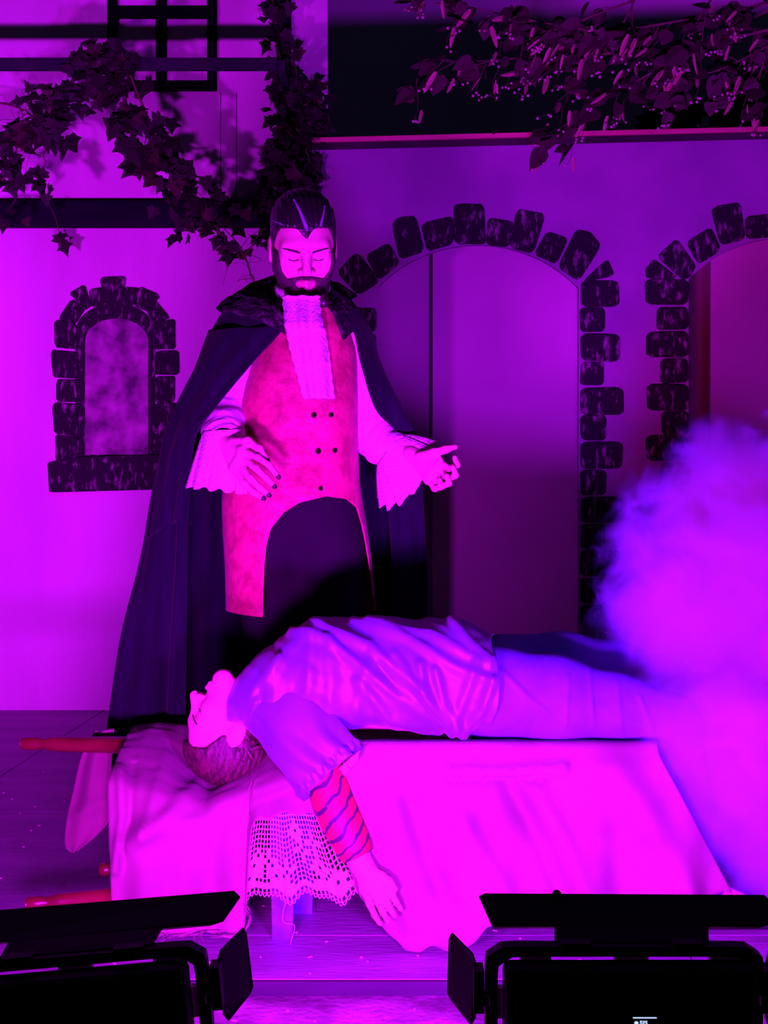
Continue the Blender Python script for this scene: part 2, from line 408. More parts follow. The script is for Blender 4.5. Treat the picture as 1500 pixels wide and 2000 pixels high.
for x0, x1 in zip(xs[:-1], xs[1:]):
    a0, a1 = arch_z(x0), arch_z(x1)
    ins = arch_z((x0 + x1) / 2) is not None
    z0 = (a0 if a0 is not None else a1) if ins else 0.0
    z1 = (a1 if a1 is not None else a0) if ins else 0.0
    t0, t1 = top_z(x0), top_z(x1)
    rect(bm, [(x0, RD, z0), (x1, RD, z1), (x1, RD, t1), (x0, RD, t0)])
    rect(bm, [(x0, RD + TH, z0), (x0, RD + TH, t0), (x1, RD + TH, t1), (x1, RD + TH, z1)])
    rect(bm, [(x0, RD, t0), (x1, RD, t1), (x1, RD + TH, t1), (x0, RD + TH, t0)])
    rect(bm, [(x0, RD, z0), (x0, RD + TH, z0), (x1, RD + TH, z1), (x1, RD, z1)])
for e, lo in ((605, 0), (737, 0), (1130, 0), (1345, 0), (1737, 0), (2000, 0)):
    x = P(e, 0, RD).x; zt = arch_z(x + 0.001) or arch_z(x - 0.001) or top_z(x)
    rect(bm, [(x, RD, 0), (x, RD, zt), (x, RD + TH, zt), (x, RD + TH, 0)])
bmesh.ops.remove_doubles(bm, verts=bm.verts, dist=1e-5)
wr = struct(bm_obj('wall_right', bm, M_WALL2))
# moulding on top of the right wall: dark board with a reddish slat in front
def slope_box(name, px0, px1, dy0, dy1, y0, y1, m):
    bm = bmesh.new(); vs_ = []
    for px in (px0, px1):
        x = P(px, 0, RD).x; base = 291 - (px - 600) * 0.0245
        for y in (y0, y1):
            for dy in (dy0, dy1): vs_.append(bm.verts.new((x, y, P(0, base + dy, RD).z)))
    for f in ((0, 1, 3, 2), (4, 6, 7, 5), (0, 4, 5, 1), (2, 3, 7, 6), (0, 2, 6, 4), (1, 5, 7, 3)): bm.faces.new([vs_[i] for i in f])
    return bm_obj(name, bm, m)
struct(slope_box('trim_3', 600, 1900, -16, 3, RD - 0.012, RD - 0.002, M_TRIMD))
struct(slope_box('trim_4', 598, 1900, -19, -10, RD - 0.03, RD - 0.013, M_TRIMW))
# --- flats behind the arches and the wall far behind
struct(box('wall_rear_1', (P(845, 0, 7.1).x, 7.1, 0), (P(1260, 0, 7.1).x, 7.14, 2.36), M_BACKING))
struct(box('wall_rear_2', (P(560, 0, 7.6).x, 7.6, 0), (P(880, 0, 7.6).x, 7.64, 2.36), M_BACKING))
struct(box('wall_rear_3', (P(1388, 0, 7.0).x, 7.0, 0), (P(2000, 0, 7.0).x, 7.04, 2.36), M_BACKING))
struct(box('wall_rear_4', (P(1270, 0, 7.5).x, 7.5, 0), (P(1420, 0, 7.5).x, 7.54, 2.36), M_BACKING))
struct(box('wall_far', (-5, 9.5, 0), (6, 9.56, 5.2), M_FAR))

# --- stones round the arches (each its own piece of the right wall)
def crop_a(pts): return [(620 + x / 1.7045, 380 + y / 1.7045) for x, y in pts]
def crop_w(pts): return [(60 + x / 4.347, 520 + y / 4.347) for x, y in pts]
def stone(pts, d, parent, name='stone', th=0.012, m=M_STONE, rnd=2, w=0.12, gr=1.0, gp=1.2, rough=0.0008):
    mx_, my_ = sum(p[0] for p in pts) / len(pts), sum(p[1] for p in pts) / len(pts)
    pts = [(mx_ + (x - mx_) * gr + math.copysign(gp, x - mx_), my_ + (y - my_) * gr + math.copysign(gp, y - my_)) for x, y in pts]
    q = [(P(x, 0, d).x + R.uniform(-rough, rough), P(0, y, d).z + R.uniform(-rough, rough)) for x, y in chaikin(pts, rnd, w)]
    return prism(name, q, d - th * R.uniform(0.8, 1.25), d + 0.001, m, parent, 0.002)
arch1 = [[(455, 40), (480, 35), (552, 36), (558, 150), (556, 163), (456, 163)],
         [(345, 100), (450, 73), (452, 163), (366, 190)], [(248, 105), (270, 80), (325, 74), (356, 188), (275, 216)],
         [(160, 205), (235, 162), (272, 226), (207, 286)], [(65, 262), (130, 194), (204, 290), (135, 335)],
         [(22, 318), (60, 292), (132, 338), (95, 352)],
         [(568, 80), (655, 95), (636, 174), (562, 166)], [(664, 50), (758, 68), (716, 196), (640, 176)],
         [(764, 126), (834, 150), (792, 232), (722, 198)], [(862, 118), (905, 128), (943, 172), (872, 288), (800, 240)],
         [(962, 216), (988, 268), (880, 292)]]
jr = [((875, 1000), 289, 372), ((875, 956), 380, 458), ((875, 1006), 465, 553), ((875, 950), 561, 634), ((875, 1018), 645, 730),
      ((875, 957), 738, 817), ((875, 1013), 825, 910), ((875, 959), 918, 998), ((875, 1010), 1006, 1090), ((875, 955), 1098, 1178),
      ((875, 1012), 1186, 1270), ((875, 957), 1278, 1358), ((875, 1012), 1366, 1450), ((875, 957), 1458, 1538), ((875, 1012), 1546, 1630), ((875, 957), 1638, 1705)]
for s in arch1: stone(crop_a(s), RD, wr)
def jitter(pts, a=3): return [(x + R.uniform(-a, a), y + R.uniform(-a, a)) for x, y in pts]
for (x0, x1), y0, y1 in jr:
    stone(crop_a(jitter([(x0 + 2, y0), (x1, y0), (x1, y1), (x0 + 2, y1)], 2.5)), RD, wr)
    if y0 > 330:
        mx = lambda x: 2 * 534.5 - x
        stone(crop_a(jitter([(mx(x1) + R.uniform(-8, 8), y0), (mx(x0 + 2), y0), (mx(x0 + 2), y1), (mx(x1), y1)], 2.5)), RD, wr)
arch2 = [[(1312, 55), (1330, 42), (1404, 30), (1422, 148), (1342, 168)], [(1424, 84), (1440, 75), (1520, 66), (1522, 138), (1430, 148)],
         [(1228, 162), (1305, 112), (1340, 184), (1270, 232)], [(1130, 208), (1197, 148), (1258, 238), (1240, 272), (1215, 284)],
         [(1094, 250), (1120, 216), (1200, 278), (1096, 278)]]
jl = [(1092, 286, 366), (1130, 378, 450), (1095, 459, 541), (1144, 549, 626), (1098, 634, 717), (1145, 725, 797), (1095, 804, 886), (1142, 894, 972),
      (1098, 980, 1062), (1143, 1070, 1150), (1098, 1158, 1240), (1143, 1248, 1328), (1098, 1336, 1418), (1143, 1426, 1506), (1098, 1514, 1600)]
for s in arch2: stone(crop_a(s), RD, wr)
for x0, y0, y1 in jl: stone(crop_a(jitter([(x0, y0), (1232, y0), (1232, y1), (x0, y1)], 2.5)), RD, wr)

# --- stone-framed window on the left wall
win = empty('stone_window', (P(225, 0, WD).x, WD - 0.01, P(0, 955, WD).z), 'small arched window with rough dark stone frame on the left wall', 'window')
def arc_pts(cx, hw, ys, ya, n=14):
    sg = ys - ya; return [(cx + hw * math.cos(math.pi - math.pi * i / n), ys - sg * math.sin(math.pi * i / n)) for i in range(n + 1)]
def win_shape(x0, x1, ys, ya, yb): return [(x0, yb)] + arc_pts((x0 + x1) / 2, (x1 - x0) / 2, ys, ya) + [(x1, yb)]
def px_poly(pts, d): return [(P(x, 0, d).x, P(0, y, d).z) for x, y in pts]
prism('frame_panel', px_poly(crop_w(win_shape(380, 1058, 560, 315, 1640)), WD), WD - 0.006, WD + 0.001, M_STONE, win)
prism('pane', px_poly(crop_w(win_shape(465, 1000, 640, 445, 1600)), WD), WD - 0.0085, WD - 0.0062, M_PANE, win)
for s in ([(598, 105), (800, 100), (768, 320), (640, 322)], [(500, 215), (604, 180), (636, 312), (522, 342)], [(332, 240), (455, 166), (512, 330), (464, 366)],
          [(238, 445), (352, 290), (458, 372), (384, 484)], [(806, 178), (922, 200), (884, 334), (776, 322)], [(940, 180), (1098, 262), (982, 380), (896, 338)],
          [(1062, 288), (1182, 440), (1052, 482), (988, 392)], [(215, 470), (384, 494), (390, 702), (220, 690)], [(188, 712), (394, 734), (396, 950), (195, 942)],
          [(226, 972), (390, 975), (392, 1152), (230, 1150)], [(198, 1165), (394, 1180), (396, 1432), (202, 1420)], [(222, 1440), (405, 1460), (406, 1640), (222, 1650)],
          [(1050, 492), (1222, 462), (1222, 702), (1056, 702)], [(1060, 734), (1252, 718), (1258, 916), (1060, 916)], [(1068, 938), (1216, 935), (1216, 1152), (1070, 1156)],
          [(1060, 1170), (1242, 1165), (1240, 1402), (1060, 1412)], [(1050, 1428), (1202, 1420), (1204, 1620), (1050, 1612)]):
    stone(crop_w(jitter(s, 6)), WD, win, 'stone', 0.014, M_STONE, 2, 0.10, 1.02, 1.3, 0.002)
stone(crop_w([(160, 1672), (480, 1620), (1290, 1604), (1292, 1884), (175, 1915)]), WD, win, 'sill', 0.028, M_STONE, 1, 0.04)

# --- upper lattice window and the rail standing off the wall
lat = empty('lattice_window', (P(315, 0, 6.57).x, 6.57, P(0, 178, 6.57).z), 'black wooden lattice window high on the left wall', 'window')
def bar(px0, px1, py0, py1, d0, d1, m, parent, name='lattice_bar'):
    return box(name, (P(px0, 0, d0).x, d0, P(0, py1, d0).z), (P(px1, 0, d0).x, d1, P(0, py0, d0).z), m, parent, 0.002)
for a, b in ((209, 228), (304, 325), (404, 423)): bar(a, b, -180, 176, 6.572, 6.599, M_LATT, lat)
for a, b in ((-90, -72), (14, 34), (160, 176)): bar(209, 423, a, b, 6.568, 6.596, M_LATT, lat)
rail = empty('wooden_rail', (P(250, 0, 6.11).x, 6.11, P(0, 137, 6.11).z), 'long dark wooden rail crossing in front of the lattice window', 'rail')
rb = box('bar', (-2.0, 6.10, P(0, 136, 6.1).z), (P(541, 0, 6.1).x, 6.13, P(0, 112, 6.1).z), M_RAIL, rail, 0.003)
for px in (-150, 548):
    box('bracket', (P(px - 8, 0, 6.1).x, 6.125, P(0, 134, 6.1).z), (P(px + 8, 0, 6.1).x, 6.598 if px < 0 else 6.49, P(0, 114, 6.1).z), M_RAIL, rail, 0.002)

# ================================================================== LED PANEL LIGHTS
PS = 1640.0; PD = F / PS
def lp(px, py): return ((px - 1219) / PS, (2030 - py) / PS)
def make_panel(label, stand_label, cx, d, cz, roll, yaw, tilt, power, color, screen=True, beam=150, aim=0.0, elev=0.1):
    root = empty('led_panel_light', (cx, d, cz), label, 'stage light', 'led panel lights in front of the stage')
    # everything in local space first: parent with identity, place afterwards
    root.location = (0, 0, 0)
    def lbox(name, x0, y0, x1, y1, ya, yb, m=M_LEDB, bev=0.0, par=root):
        a, b = lp(x0, y1), lp(x1, y0)
        return box(name, (a[0], ya, a[1]), (b[0], yb, b[1]), m, par, bev)
    hs = lbox('housing', 980, 1866, 1458, 2185, -0.045, -0.001, M_LEDB, 0.008)
    # outer frame that carries the barn doors
    bm = bmesh.new()
    o = chaikin([lp(948, 1846), lp(1490, 1846), lp(1490, 2214), lp(948, 2214)], 3, 0.06)
    i = chaikin([lp(972, 1866), lp(1466, 1866), lp(1466, 2196), lp(972, 2196)], 3, 0.06)
    n = len(o); ra = [bm.verts.new((x, 0.0, z)) for x, z in o]; rb_ = [bm.verts.new((x, 0.0, z)) for x, z in i]
    rc = [bm.verts.new((x, 0.02, z)) for x, z in o]; rd = [bm.verts.new((x, 0.02, z)) for x, z in i]
    for k in range(n):
        j = (k + 1) % n
        for q in ((ra[k], ra[j], rb_[j], rb_[k]), (rc[k], rd[k], rd[j], rc[j]), (ra[k], rc[k], rc[j], ra[j]), (rb_[k], rb_[j], rd[j], rd[k])): bm.faces.new(q)
    fr = bm_obj('frame', bm, M_LEDB, root)
    for a, b in ((1016, 1076), (1200, 1266), (1386, 1446)):
        lbox('frame_tab', a, 1858, b, 1894, 0.002, 0.014); lbox('frame_tab', a, 2180, b, 2200, 0.002, 0.014)
    for a, b in ((1930, 1990), (2080, 2140)):
        lbox('frame_tab', 968, a, 984, b, 0.002, 0.014); lbox('frame_tab', 1454, a, 1470, b, 0.002, 0.014)
    lbox('led_face', 990, 1890, 1448, 2172, -0.002, 0.0145, M_LEDE, 0, hs)
    # top and bottom doors
    def door(name, quad, th=0.0022):
        v = [Vector(q) for q in quad]; nrm = (v[1] - v[0]).cross(v[3] - v[0]).normalized() * th
        bm = bmesh.new(); a = [bm.verts.new(q) for q in v]; b = [bm.verts.new(q + nrm) for q in v]; k = len(v)
        bm.faces.new(a); bm.faces.new(b[::-1])
        for s in range(k): bm.faces.new((a[s], b[s], b[(s + 1) % k], a[(s + 1) % k]))
        return bm_obj(name, bm, M_LEDF, root)
    def back(px, py, y):      # local point at extra depth y seen at that pixel of the right-hand light
        dd = PD + y; return ((px - 750) / F * dd - (1219 - 750) / F * PD, y, (CH + (HZ - py) / F * dd) - (CH + (HZ - 2030) / F * PD))
    top = [back(962, 1814, 0.045), back(1475, 1814, 0.045), back(1499, 1808, 0.05), back(1503, 1768, 0.105), back(1490, 1756, 0.11), back(946, 1753, 0.11), back(935, 1758, 0.108)]
    door('barn_door', top)
    tb = [back(1082, 1842, 0.012), back(1382, 1840, 0.012), back(1382, 1812, 0.046), back(1082, 1813, 0.046)]
    door('door_bracket', tb)
    for a, b in ((1097, 1149), (1316, 1367)):
        lbox('hinge', a - 4, 1838, b + 4, 1857, -0.004, 0.014)
    bz = lp(0, 2214)[1]
    door('barn_door', [(-0.155, 0.03, bz - 0.004), (-0.17, 0.11, bz - 0.03), (0.17, 0.11, bz - 0.03), (0.155, 0.03, bz - 0.004)])
    door('door_bracket', [(-0.09, 0.008, bz + 0.004), (-0.09, 0.031, bz - 0.0045), (0.09, 0.031, bz - 0.0045), (0.09, 0.008, bz + 0.004)])
    sd = [back(930, 1880, 0.03), back(924, 1862, 0.035), back(884, 1826, 0.09), back(879, 1838, 0.095), back(876, 1945, 0.095), back(882, 1958, 0.09), back(922, 2004, 0.035), back(930, 1990, 0.03)]
    for sg in (1, -1):
        q = [(x * sg, y, z) for x, y, z in sd]; door('barn_door', q if sg > 0 else q[::-1])
        x0 = lp(926, 0)[0]; x1 = lp(946, 0)[0]
        lo, hi = sorted((x0 * sg, x1 * sg))
        box('door_bracket', (lo, 0.004, lp(0, 1982)[1]), (hi, 0.034, lp(0, 1898)[1]), M_LEDB, root)
        lo, hi = sorted((lp(940, 0)[0] * sg, lp(956, 0)[0] * sg))
        box('hinge', (lo, -0.006, lp(0, 1962)[1]), (hi, 0.016, lp(0, 1942)[1]), M_LEDB, root, 0.002)
    # back of the housing: ribs, knobs, display
    if screen: lathe('door_knob', back(1086, 1757, 0.109), back(1086, 1744, 0.109), [(0, 0.006), (0.6, 0.006), (1, 0.003)], M_LEDB, root, 8)
    for a, b in ((1000, 1130), (1310, 1440)): lbox('battery_plate', a, 1905, b, 1960, -0.053, -0.044, M_LEDB, 0.003)
    for px in (1117, 1385):
        lathe('knob', (lp(px, 0)[0], -0.045, lp(0, 1921)[1]), (lp(px, 0)[0], -0.058, lp(0, 1921)[1]), [(0, 0.004), (0.7, 0.004), (1, 0.002)], M_LEDB, root, 10)
    if screen:
        sc = lbox('display', 1215, 1944, 1277, 1990, -0.047, -0.044, M_SCR, 0, root)
        bm = bmesh.new()
        def gq(x0, y0, x1, y1):
            a, b = lp(x0 - 13, y1 - 33), lp(x1 - 13, y0 - 33); bm_box(bm, (a[0], -0.0482, a[1]), (b[0], -0.0471, b[1]))
        gq(1236, 1986, 1281, 1988)
        gq(1240, 1994, 1245, 1999.5); gq(1238.6, 1995.6, 1246.4, 1998)
        def digit(x, segs):
            w, h, t, y = 3.6, 7.2, 1.1, 1993.2
            S = {'a': (0, 0, w, t), 'g': (0, h / 2 - t / 2, w, h / 2 + t / 2), 'd': (0, h - t, w, h), 'f': (0, 0, t, h / 2), 'b': (w - t, 0, w, h / 2), 'e': (0, h / 2, t, h), 'c': (w - t, h / 2, w, h)}
            for k in segs:
                a, b, c, e = S[k]; gq(x + a, y + b, x + c, y + e)
        digit(1249.5, 'abcdef'); digit(1254.6, 'abged'); digit(1259.7, 'afgcd')
        bm_obj('display_glyphs', bm, M_SCRT, sc)
    # yoke and stand down to the audience floor
    yk = []
    for sg in (1, -1): yk.append(((np.array([[sg * 0.178, -0.012, -0.01], [sg * 0.178, -0.012, -0.17], [sg * 0.12, -0.012, -0.21], [0, -0.012, -0.215]])), 0.006))
    tubes('yoke', yk, M_LEDB, root, 8)
    for c in root.children:
        c.select_set(False)
    la = bpy.data.lights.new('led_panel_lamp', 'AREA'); la.shape = 'RECTANGLE'; la.size = 0.27; la.size_y = 0.16
    la.energy = power; la.color = color; la.spread = math.radians(beam)
    lo = bpy.data.objects.new('led_panel_lamp', la); col.objects.link(lo); lo.parent = root
    lo.location = (0, 0.018, 0); lo.rotation_euler = (math.pi / 2 + elev, 0, aim)     # -Z of the lamp looks along +Y
    root.location = (cx, d, cz); root.rotation_euler = (tilt, roll, yaw)
    # stand
    st = empty('light_stand', (cx, d - 0.012, -0.5), stand_label, 'stand')
    b = np.array([cx, d - 0.012, 0.0])
    tubes('pole', [(np.array([[cx, d - 0.012, -0.47], [cx, d - 0.012, cz - 0.205]]), 0.011)], M_LEDB, st, 10)
    for k in range(3):
        a = k * 2.094 + 0.5
        tubes('leg', [(np.array([[cx, d - 0.012, -0.25], [cx + 0.28 * math.cos(a), d - 0.012 + 0.28 * math.sin(a), -0.492]]), 0.008)], M_LEDB, st, 8)
    return root
panel_c = P(1219, 2030, PD)
LMAG = (0.58, 0.003, 1.0)
make_panel('black led panel light with small lit display below the smoke', 'black tripod stand under the led panel light with the display', panel_c.x, PD, panel_c.z, 0.0, 0.0, 0.05, 122.0, (0.42, 0.003, 1.0), True, 105, -0.17)
lc = P(147, 2048, PD)
make_panel('tilted black led panel light under the stool legs', 'black tripod stand under the tilted led panel light', lc.x, PD, lc.z, -math.radians(5), 0.0, 0.05, 92.0, LMAG, False, 118)
make_panel('black led panel light at the far left beyond the tilted one', 'black tripod stand under the far left led panel light', -2.4, 1.95, 0.40, 0.0, 0.0, 0.05, 66.0, LMAG, False, 68, -0.08, 0.20)

# ================================================================== BENCH, STOOL, CLOTHS
bench = empty('wooden_bench', (P(880, 0, 3.6).x, 3.6, 0), 'low blue painted wooden bench under the cloths', 'bench')
bx0, bx1 = P(528, 0, 3.6).x, P(1275, 0, 3.6).x
box('seat', (bx0, 3.478, 0.335), (bx1, 3.74, 0.358), M_BLUE, bench, 0.004)
for px, d in ((553, 3.505), (592, 3.70), (1215, 3.505), (1205, 3.70)):
    x = P(px, 0, d).x; g = []
    for t, w in ((0, 0.023), (1, 0.031)): g.append([(x - w, d - 0.022, 0.34 * t), (x + w, d - 0.022, 0.34 * t), (x + w, d + 0.022, 0.34 * t), (x - w, d + 0.022, 0.34 * t)])
    V = np.array(g[0] + g[1]); obj_np('leg', V, [[0, 1, 2, 3], [7, 6, 5, 4], [0, 4, 5, 1], [1, 5, 6, 2], [2, 6, 7, 3], [3, 7, 4, 0]], M_BLUE, bench, False)
stool = empty('wooden_stool', (P(300, 0, 3.6).x, 3.6, 0), 'red wooden stool lying on its side under the cloth at the head end', 'stool')
sx = P(262, 0, 3.62).x
prof = [(0, 0.012), (0.02, 0.0165), (0.1, 0.0165), (0.13, 0.0135), (0.16, 0.013), (0.19, 0.0165), (0.24, 0.018), (1, 0.023)]
def leg_h(px, py, d, px2, py2, d2): lathe('leg', PN(px, py, d), PN(px2, py2, d2), prof, M_REDW, stool, 18)
leg_h(42, 1452, 3.80, 330, 1457, 3.74)
leg_h(50, 1766, 3.46, 330, 1742, 3.50)
leg_h(196, 1699, 3.72, 330, 1690, 3.70)
leg_h(150, 1500, 3.52, 330, 1500, 3.55) if False else None
lathe('seat', (P(315, 0, 3.66).x, 3.66, 0.135), (P(342, 0, 3.66).x, 3.66, 0.135), [(0, 0.115), (0.2, 0.125), (0.8, 0.125), (1, 0.115)], M_REDW, stool, 32)
tubes('rung', [(np.array([PN(270, 1456, 3.77), PN(272, 1746, 3.49)]), 0.009)], M_REDW, stool, 8)

# --- burlap: one big sheet, back hang -> top -> front skirt with a lifted hem
NU, NV = 250, 90
u = np.linspace(0, 1, NU)
xt = np.interp(u, [0, 0.2, 1], [212, 470, 1285])       # pixel columns of the top edge
xb = np.interp(u, [0, 0.2, 0.42, 0.6, 0.8, 1], [216, 462, 720, 930, 1180, 1432])   # and of the hem
hem = np.interp(xb, [214, 240, 480, 484, 490, 500, 540, 600, 640, 668, 700, 740, 790, 808, 860, 905, 950, 1040, 1432],
                [1822, 1828, 1822, 1700, 1625, 1604, 1592, 1588, 1612, 1665, 1738, 1800, 1862, 1860, 1850, 1848, 1812, 1790, 1745])
hem += 4 * np.sin(xb * 0.11)
topz = np.interp(xt, [212, 250, 300, 360, 410, 470, 520, 1150, 1230, 1285], [0.405, 0.41, 0.40, 0.345, 0.325, 0.365, 0.40, 0.415, 0.41, 0.40])
fd = np.interp(xt, [212, 300, 470, 600, 700, 1285], [3.50, 3.47, 3.452, 3.445, 3.418, 3.42])     # depth of the front fold
bd = np.interp(xt, [212, 300, 470, 1285], [3.86, 3.86, 3.80, 3.78])
G = np.zeros((NU, NV, 3))
for i in range(NU):
    dh = 3.40 if xb[i] < 690 else np.interp(xb[i], [690, 800, 950, 1432], [3.40, 3.375, 3.36, 3.36])
    X0 = (xt[i] - 750) / F * fd[i]; X1 = (xb[i] - 750) / F * dh
    zh = max(CH + (HZ - hem[i]) / F * dh, 0.006)
    Xb = (xt[i] - 750) / F * fd[i]
    tz = topz[i]
    bz_ = np.interp(xt[i], [212, 260, 330, 420, 500, 1285], [0.418, 0.428, 0.42, 0.39, 0.40, 0.41])
    fz = np.interp(xt[i], [212, 300, 400, 470, 560, 700, 1285], [0.36, 0.34, 0.30, 0.34, 0.378, 0.452, 0.450])
    pts = [(Xb, bd[i] + 0.03, 0.29), (Xb, bd[i] + 0.02, 0.34), (Xb, bd[i] + 0.008, bz_ - 0.02), (Xb, bd[i] - 0.02, bz_), (Xb, bd[i] * 0.55 + fd[i] * 0.45, tz),
           (Xb, fd[i] + 0.03, fz + 0.005), (Xb + (X1 - X0) * 0.02, fd[i] - 0.008, fz - 0.022)]
    for t in (0.2, 0.45, 0.7, 1.0):
        pts.append((X0 + (X1 - X0) * (0.05 + 0.95 * t), fd[i] - 0.012 + (dh - fd[i] + 0.012) * t, (fz - 0.03) + (zh - fz + 0.03) * t))
    c = spline(pts, 400)
    s = np.concatenate([[0], np.cumsum(np.linalg.norm(np.diff(c, axis=0), axis=1))]); ss = np.linspace(0, s[-1], NV)
    G[i] = np.stack([np.interp(ss, s, c[:, k]) for k in range(3)], 1)
gx, gy = to_px(G)
vv = np.linspace(0, 1, NV)[None, :]; front = np.clip((3.47 - G[..., 1]) / 0.03, 0, 1)
folds = [([(405, 1515), (330, 1590), (245, 1650)], 0.018, 16), ([(235, 1500), (240, 1600), (225, 1700)], 0.016, 9), ([(262, 1470), (252, 1590), (238, 1660)], -0.012, 10),
         ([(330, 1480), (280, 1620)], 0.010, 14), ([(470, 1480), (400, 1600), (290, 1625)], 0.012, 22), ([(1000, 1545), (1060, 1650), (1110, 1790)], -0.016, 22),
         ([(1040, 1545), (1100, 1640), (1150, 1780)], 0.012, 24), ([(880, 1521), (980, 1524), (1070, 1517)], -0.014, 8), ([(880, 1508), (980, 1510), (1100, 1500)], 0.012, 12),
         ([(800, 1560), (830, 1700), (900, 1800)], -0.012, 24), ([(770, 1580), (860, 1800)], 0.010, 26), ([(1200, 1500), (1280, 1620), (1330, 1740)], 0.014, 34),
         ([(900, 1600), (960, 1700), (1010, 1790)], 0.008, 20), ([(660, 1520), (760, 1660), (800, 1800)], 0.010, 24)]
rd_ = ridges(gx, gy, folds)
ruffle = 0.010 * np.sin(gx * 0.030 + 1.2 * np.sin(gy * 0.01)) + 0.006 * np.sin(gx * 0.071 + 0.6) + 0.05 * vnoise(gx * 0.012, gy * 0.006, 3) * 0.4
low = np.clip((gy - 1480) / 300, 0, 1) * front
G[..., 1] -= (2.2 * rd_ * (0.35 + 0.65 * front) * (G[..., 1] < 3.6) + ruffle * low * 1.3 + 0.004 * vnoise(gx * 0.03, gy * 0.03, 5))
top_m = np.clip(1 - front, 0, 1) * (vv > 0.25)
G[..., 2] += top_m * (0.006 * vnoise(gx * 0.02, G[..., 1] * 40, 8) + rd_ * 0.5)
G[..., 2] = np.maximum(G[..., 2], 0.005)
burlap = sheet('burlap_cloth', G, M_BURLAP, None, 0.003)
tag(burlap, 'large pale burlap cloth draped over bench and stool to the floor', 'cloth')
# frayed threads at the left hem
thr = []
for k in range(26):
    px = R.uniform(300, 486); p0 = PN(px, 1820 + R.uniform(-3, 4), 3.395)
    p1 = p0 + np.array([R.uniform(-0.03, 0.02), R.uniform(-0.02, 0.0), R.uniform(-0.012, 0.002)]); p2 = p1 + np.array([R.uniform(-0.03, 0.02), R.uniform(-0.02, 0.0), 0.0])
    for p in (p1, p2): p[2] = max(p[2], 0.003)
    thr.append((spline([p0, p1, p2], 7), 0.0009))
for k in range(5):
    yy = 1780 - k * 4; thr.append((spline([PN(478, yy, 3.39), PN(486 + R.uniform(0, 6), yy + 20, 3.38), PN(470, 1822 + 2 * k, 3.375), PN(430, 1829, 3.37)], 12), 0.0009))
tubes('frayed_threads', thr, M_BURLAP, burlap, 4)['kind'] = 'stuff'
# the loose corner hanging beside the upper stool leg
L1 = spline([PN(186, 1428, 3.83), PN(160, 1475, 3.82), PN(144, 1540, 3.81), PN(130, 1605, 3.80), PN(128, 1648, 3.80), PN(138, 1664, 3.80)], 40)
L2 = spline([PN(222, 1424, 3.82), PN(218, 1475, 3.80), PN(216, 1540, 3.78), PN(214, 1598, 3.77), PN(190, 1630, 3.78), PN(150, 1662, 3.79)], 40)
tt = np.linspace(0, 1, 24)[:, None, None]
C = L1[None] * (1 - tt) + L2[None] * tt
cx_, cy_ = to_px(C)
C[..., 1] -= ridges(cx_, cy_, [([(148, 1590), (180, 1575), (214, 1560)], 0.012, 12), ([(190, 1450), (170, 1560), (140, 1650)], 0.012, 14)]) - 0.006 * np.sin(tt[..., 0] * 9)
sheet('loose_corner', C, M_BURLAP, burlap, 0.003)
# --- lace
nx, ny = 30, 18
lace_root = None
lu = np.linspace(0, 1, nx + 1); lv = np.linspace(0, 1, ny + 1)
LU, LV = np.meshgrid(lu, lv, indexing='ij')
xl = 492 + (455 - 492) * LV ** 0.8; xr = 622 + (703 - 622) * LV
LX = xl + (xr - xl) * LU
LY = 1572 + (1748 - 1572) * LV + LV * (9 * np.sin(LU * 17 + 0.5) + 6 * np.sin(LU * 31)) + 14 * LV * (LU > 0.85) * np.sin(LU * 3)
LD = 3.462 - 0.02 * LV - 0.013 * LV * np.sin(LU * 20.0 + 1.0) - 0.006 * LV * np.sin(LU * 37)
LG = np.stack([(LX - 750) / F * LD, LD, CH + (HZ - LY) / F * LD], -1)
flowers = [(17, 5), (22, 7), (18, 9), (8, 11), (4, 12), (13, 12), (22, 12), (26, 14), (10, 14)]
filled = set()
for fx, fy in flowers:
    for dx in range(-2, 3):
        for dy in range(-2, 3):
            if abs(dx) + abs(dy) <= 2 and not (dx == 0 and dy == 0) and not (abs(dx) == 1 and abs(dy) == 1 and (fx + fy) % 2): filled.add((fx + dx, fy + dy))
for i in range(nx):
    for k in (15, 16): 
        if (i // 5) % 2 == 0 or k == 16: filled.add((i, k))
for k in range(9, 15):
    for i in (1, 2, 5, 6): 
        if (i + k) % 3: filled.add((i, k))
V = [tuple(p) for p in LG.reshape(-1, 3)]; Q = []
vid = lambda i, j: i * (ny + 1) + j
for i in range(nx):
    for j in range(ny):
        c = [vid(i, j), vid(i + 1, j), vid(i + 1, j + 1), vid(i, j + 1)]
        if (i, j) in filled: Q.append(c); continue
        ctr = np.mean([V[k] for k in c], 0); b0 = len(V)
        for k in c: V.append(tuple(ctr + (np.array(V[k]) - ctr) * 0.72))
        for k in range(4): Q.append([c[k], c[(k + 1) % 4], b0 + (k + 1) % 4, b0 + k])
lace = obj_np('lace_cloth', np.array(V), Q, M_LACE, None, False, 0.0016)
tag(lace, 'white crocheted lace cloth with scalloped hem hanging in front of the bench leg', 'lace')
pk = []
bot = LG[:, -1]
for i in range(nx):
    a, b = bot[i], bot[i + 1]; mdp = (a + b) / 2 + np.array([0, 0, -0.008])
    pk.append((spline([a, mdp, b], 7), 0.0013))
tubes('scalloped_edge', pk, M_LACE, lace, 5)
# loose threads on the blue leg
tubes('loose_thread', [(spline([PN(566, 1740, 3.46), PN(556, 1770, 3.455), PN(553, 1800, 3.455), PN(575, 1808, 3.455), PN(568, 1840, 3.45), PN(560, 1862, 3.42)], 30), 0.0008)], M_LACE, lace, 4)
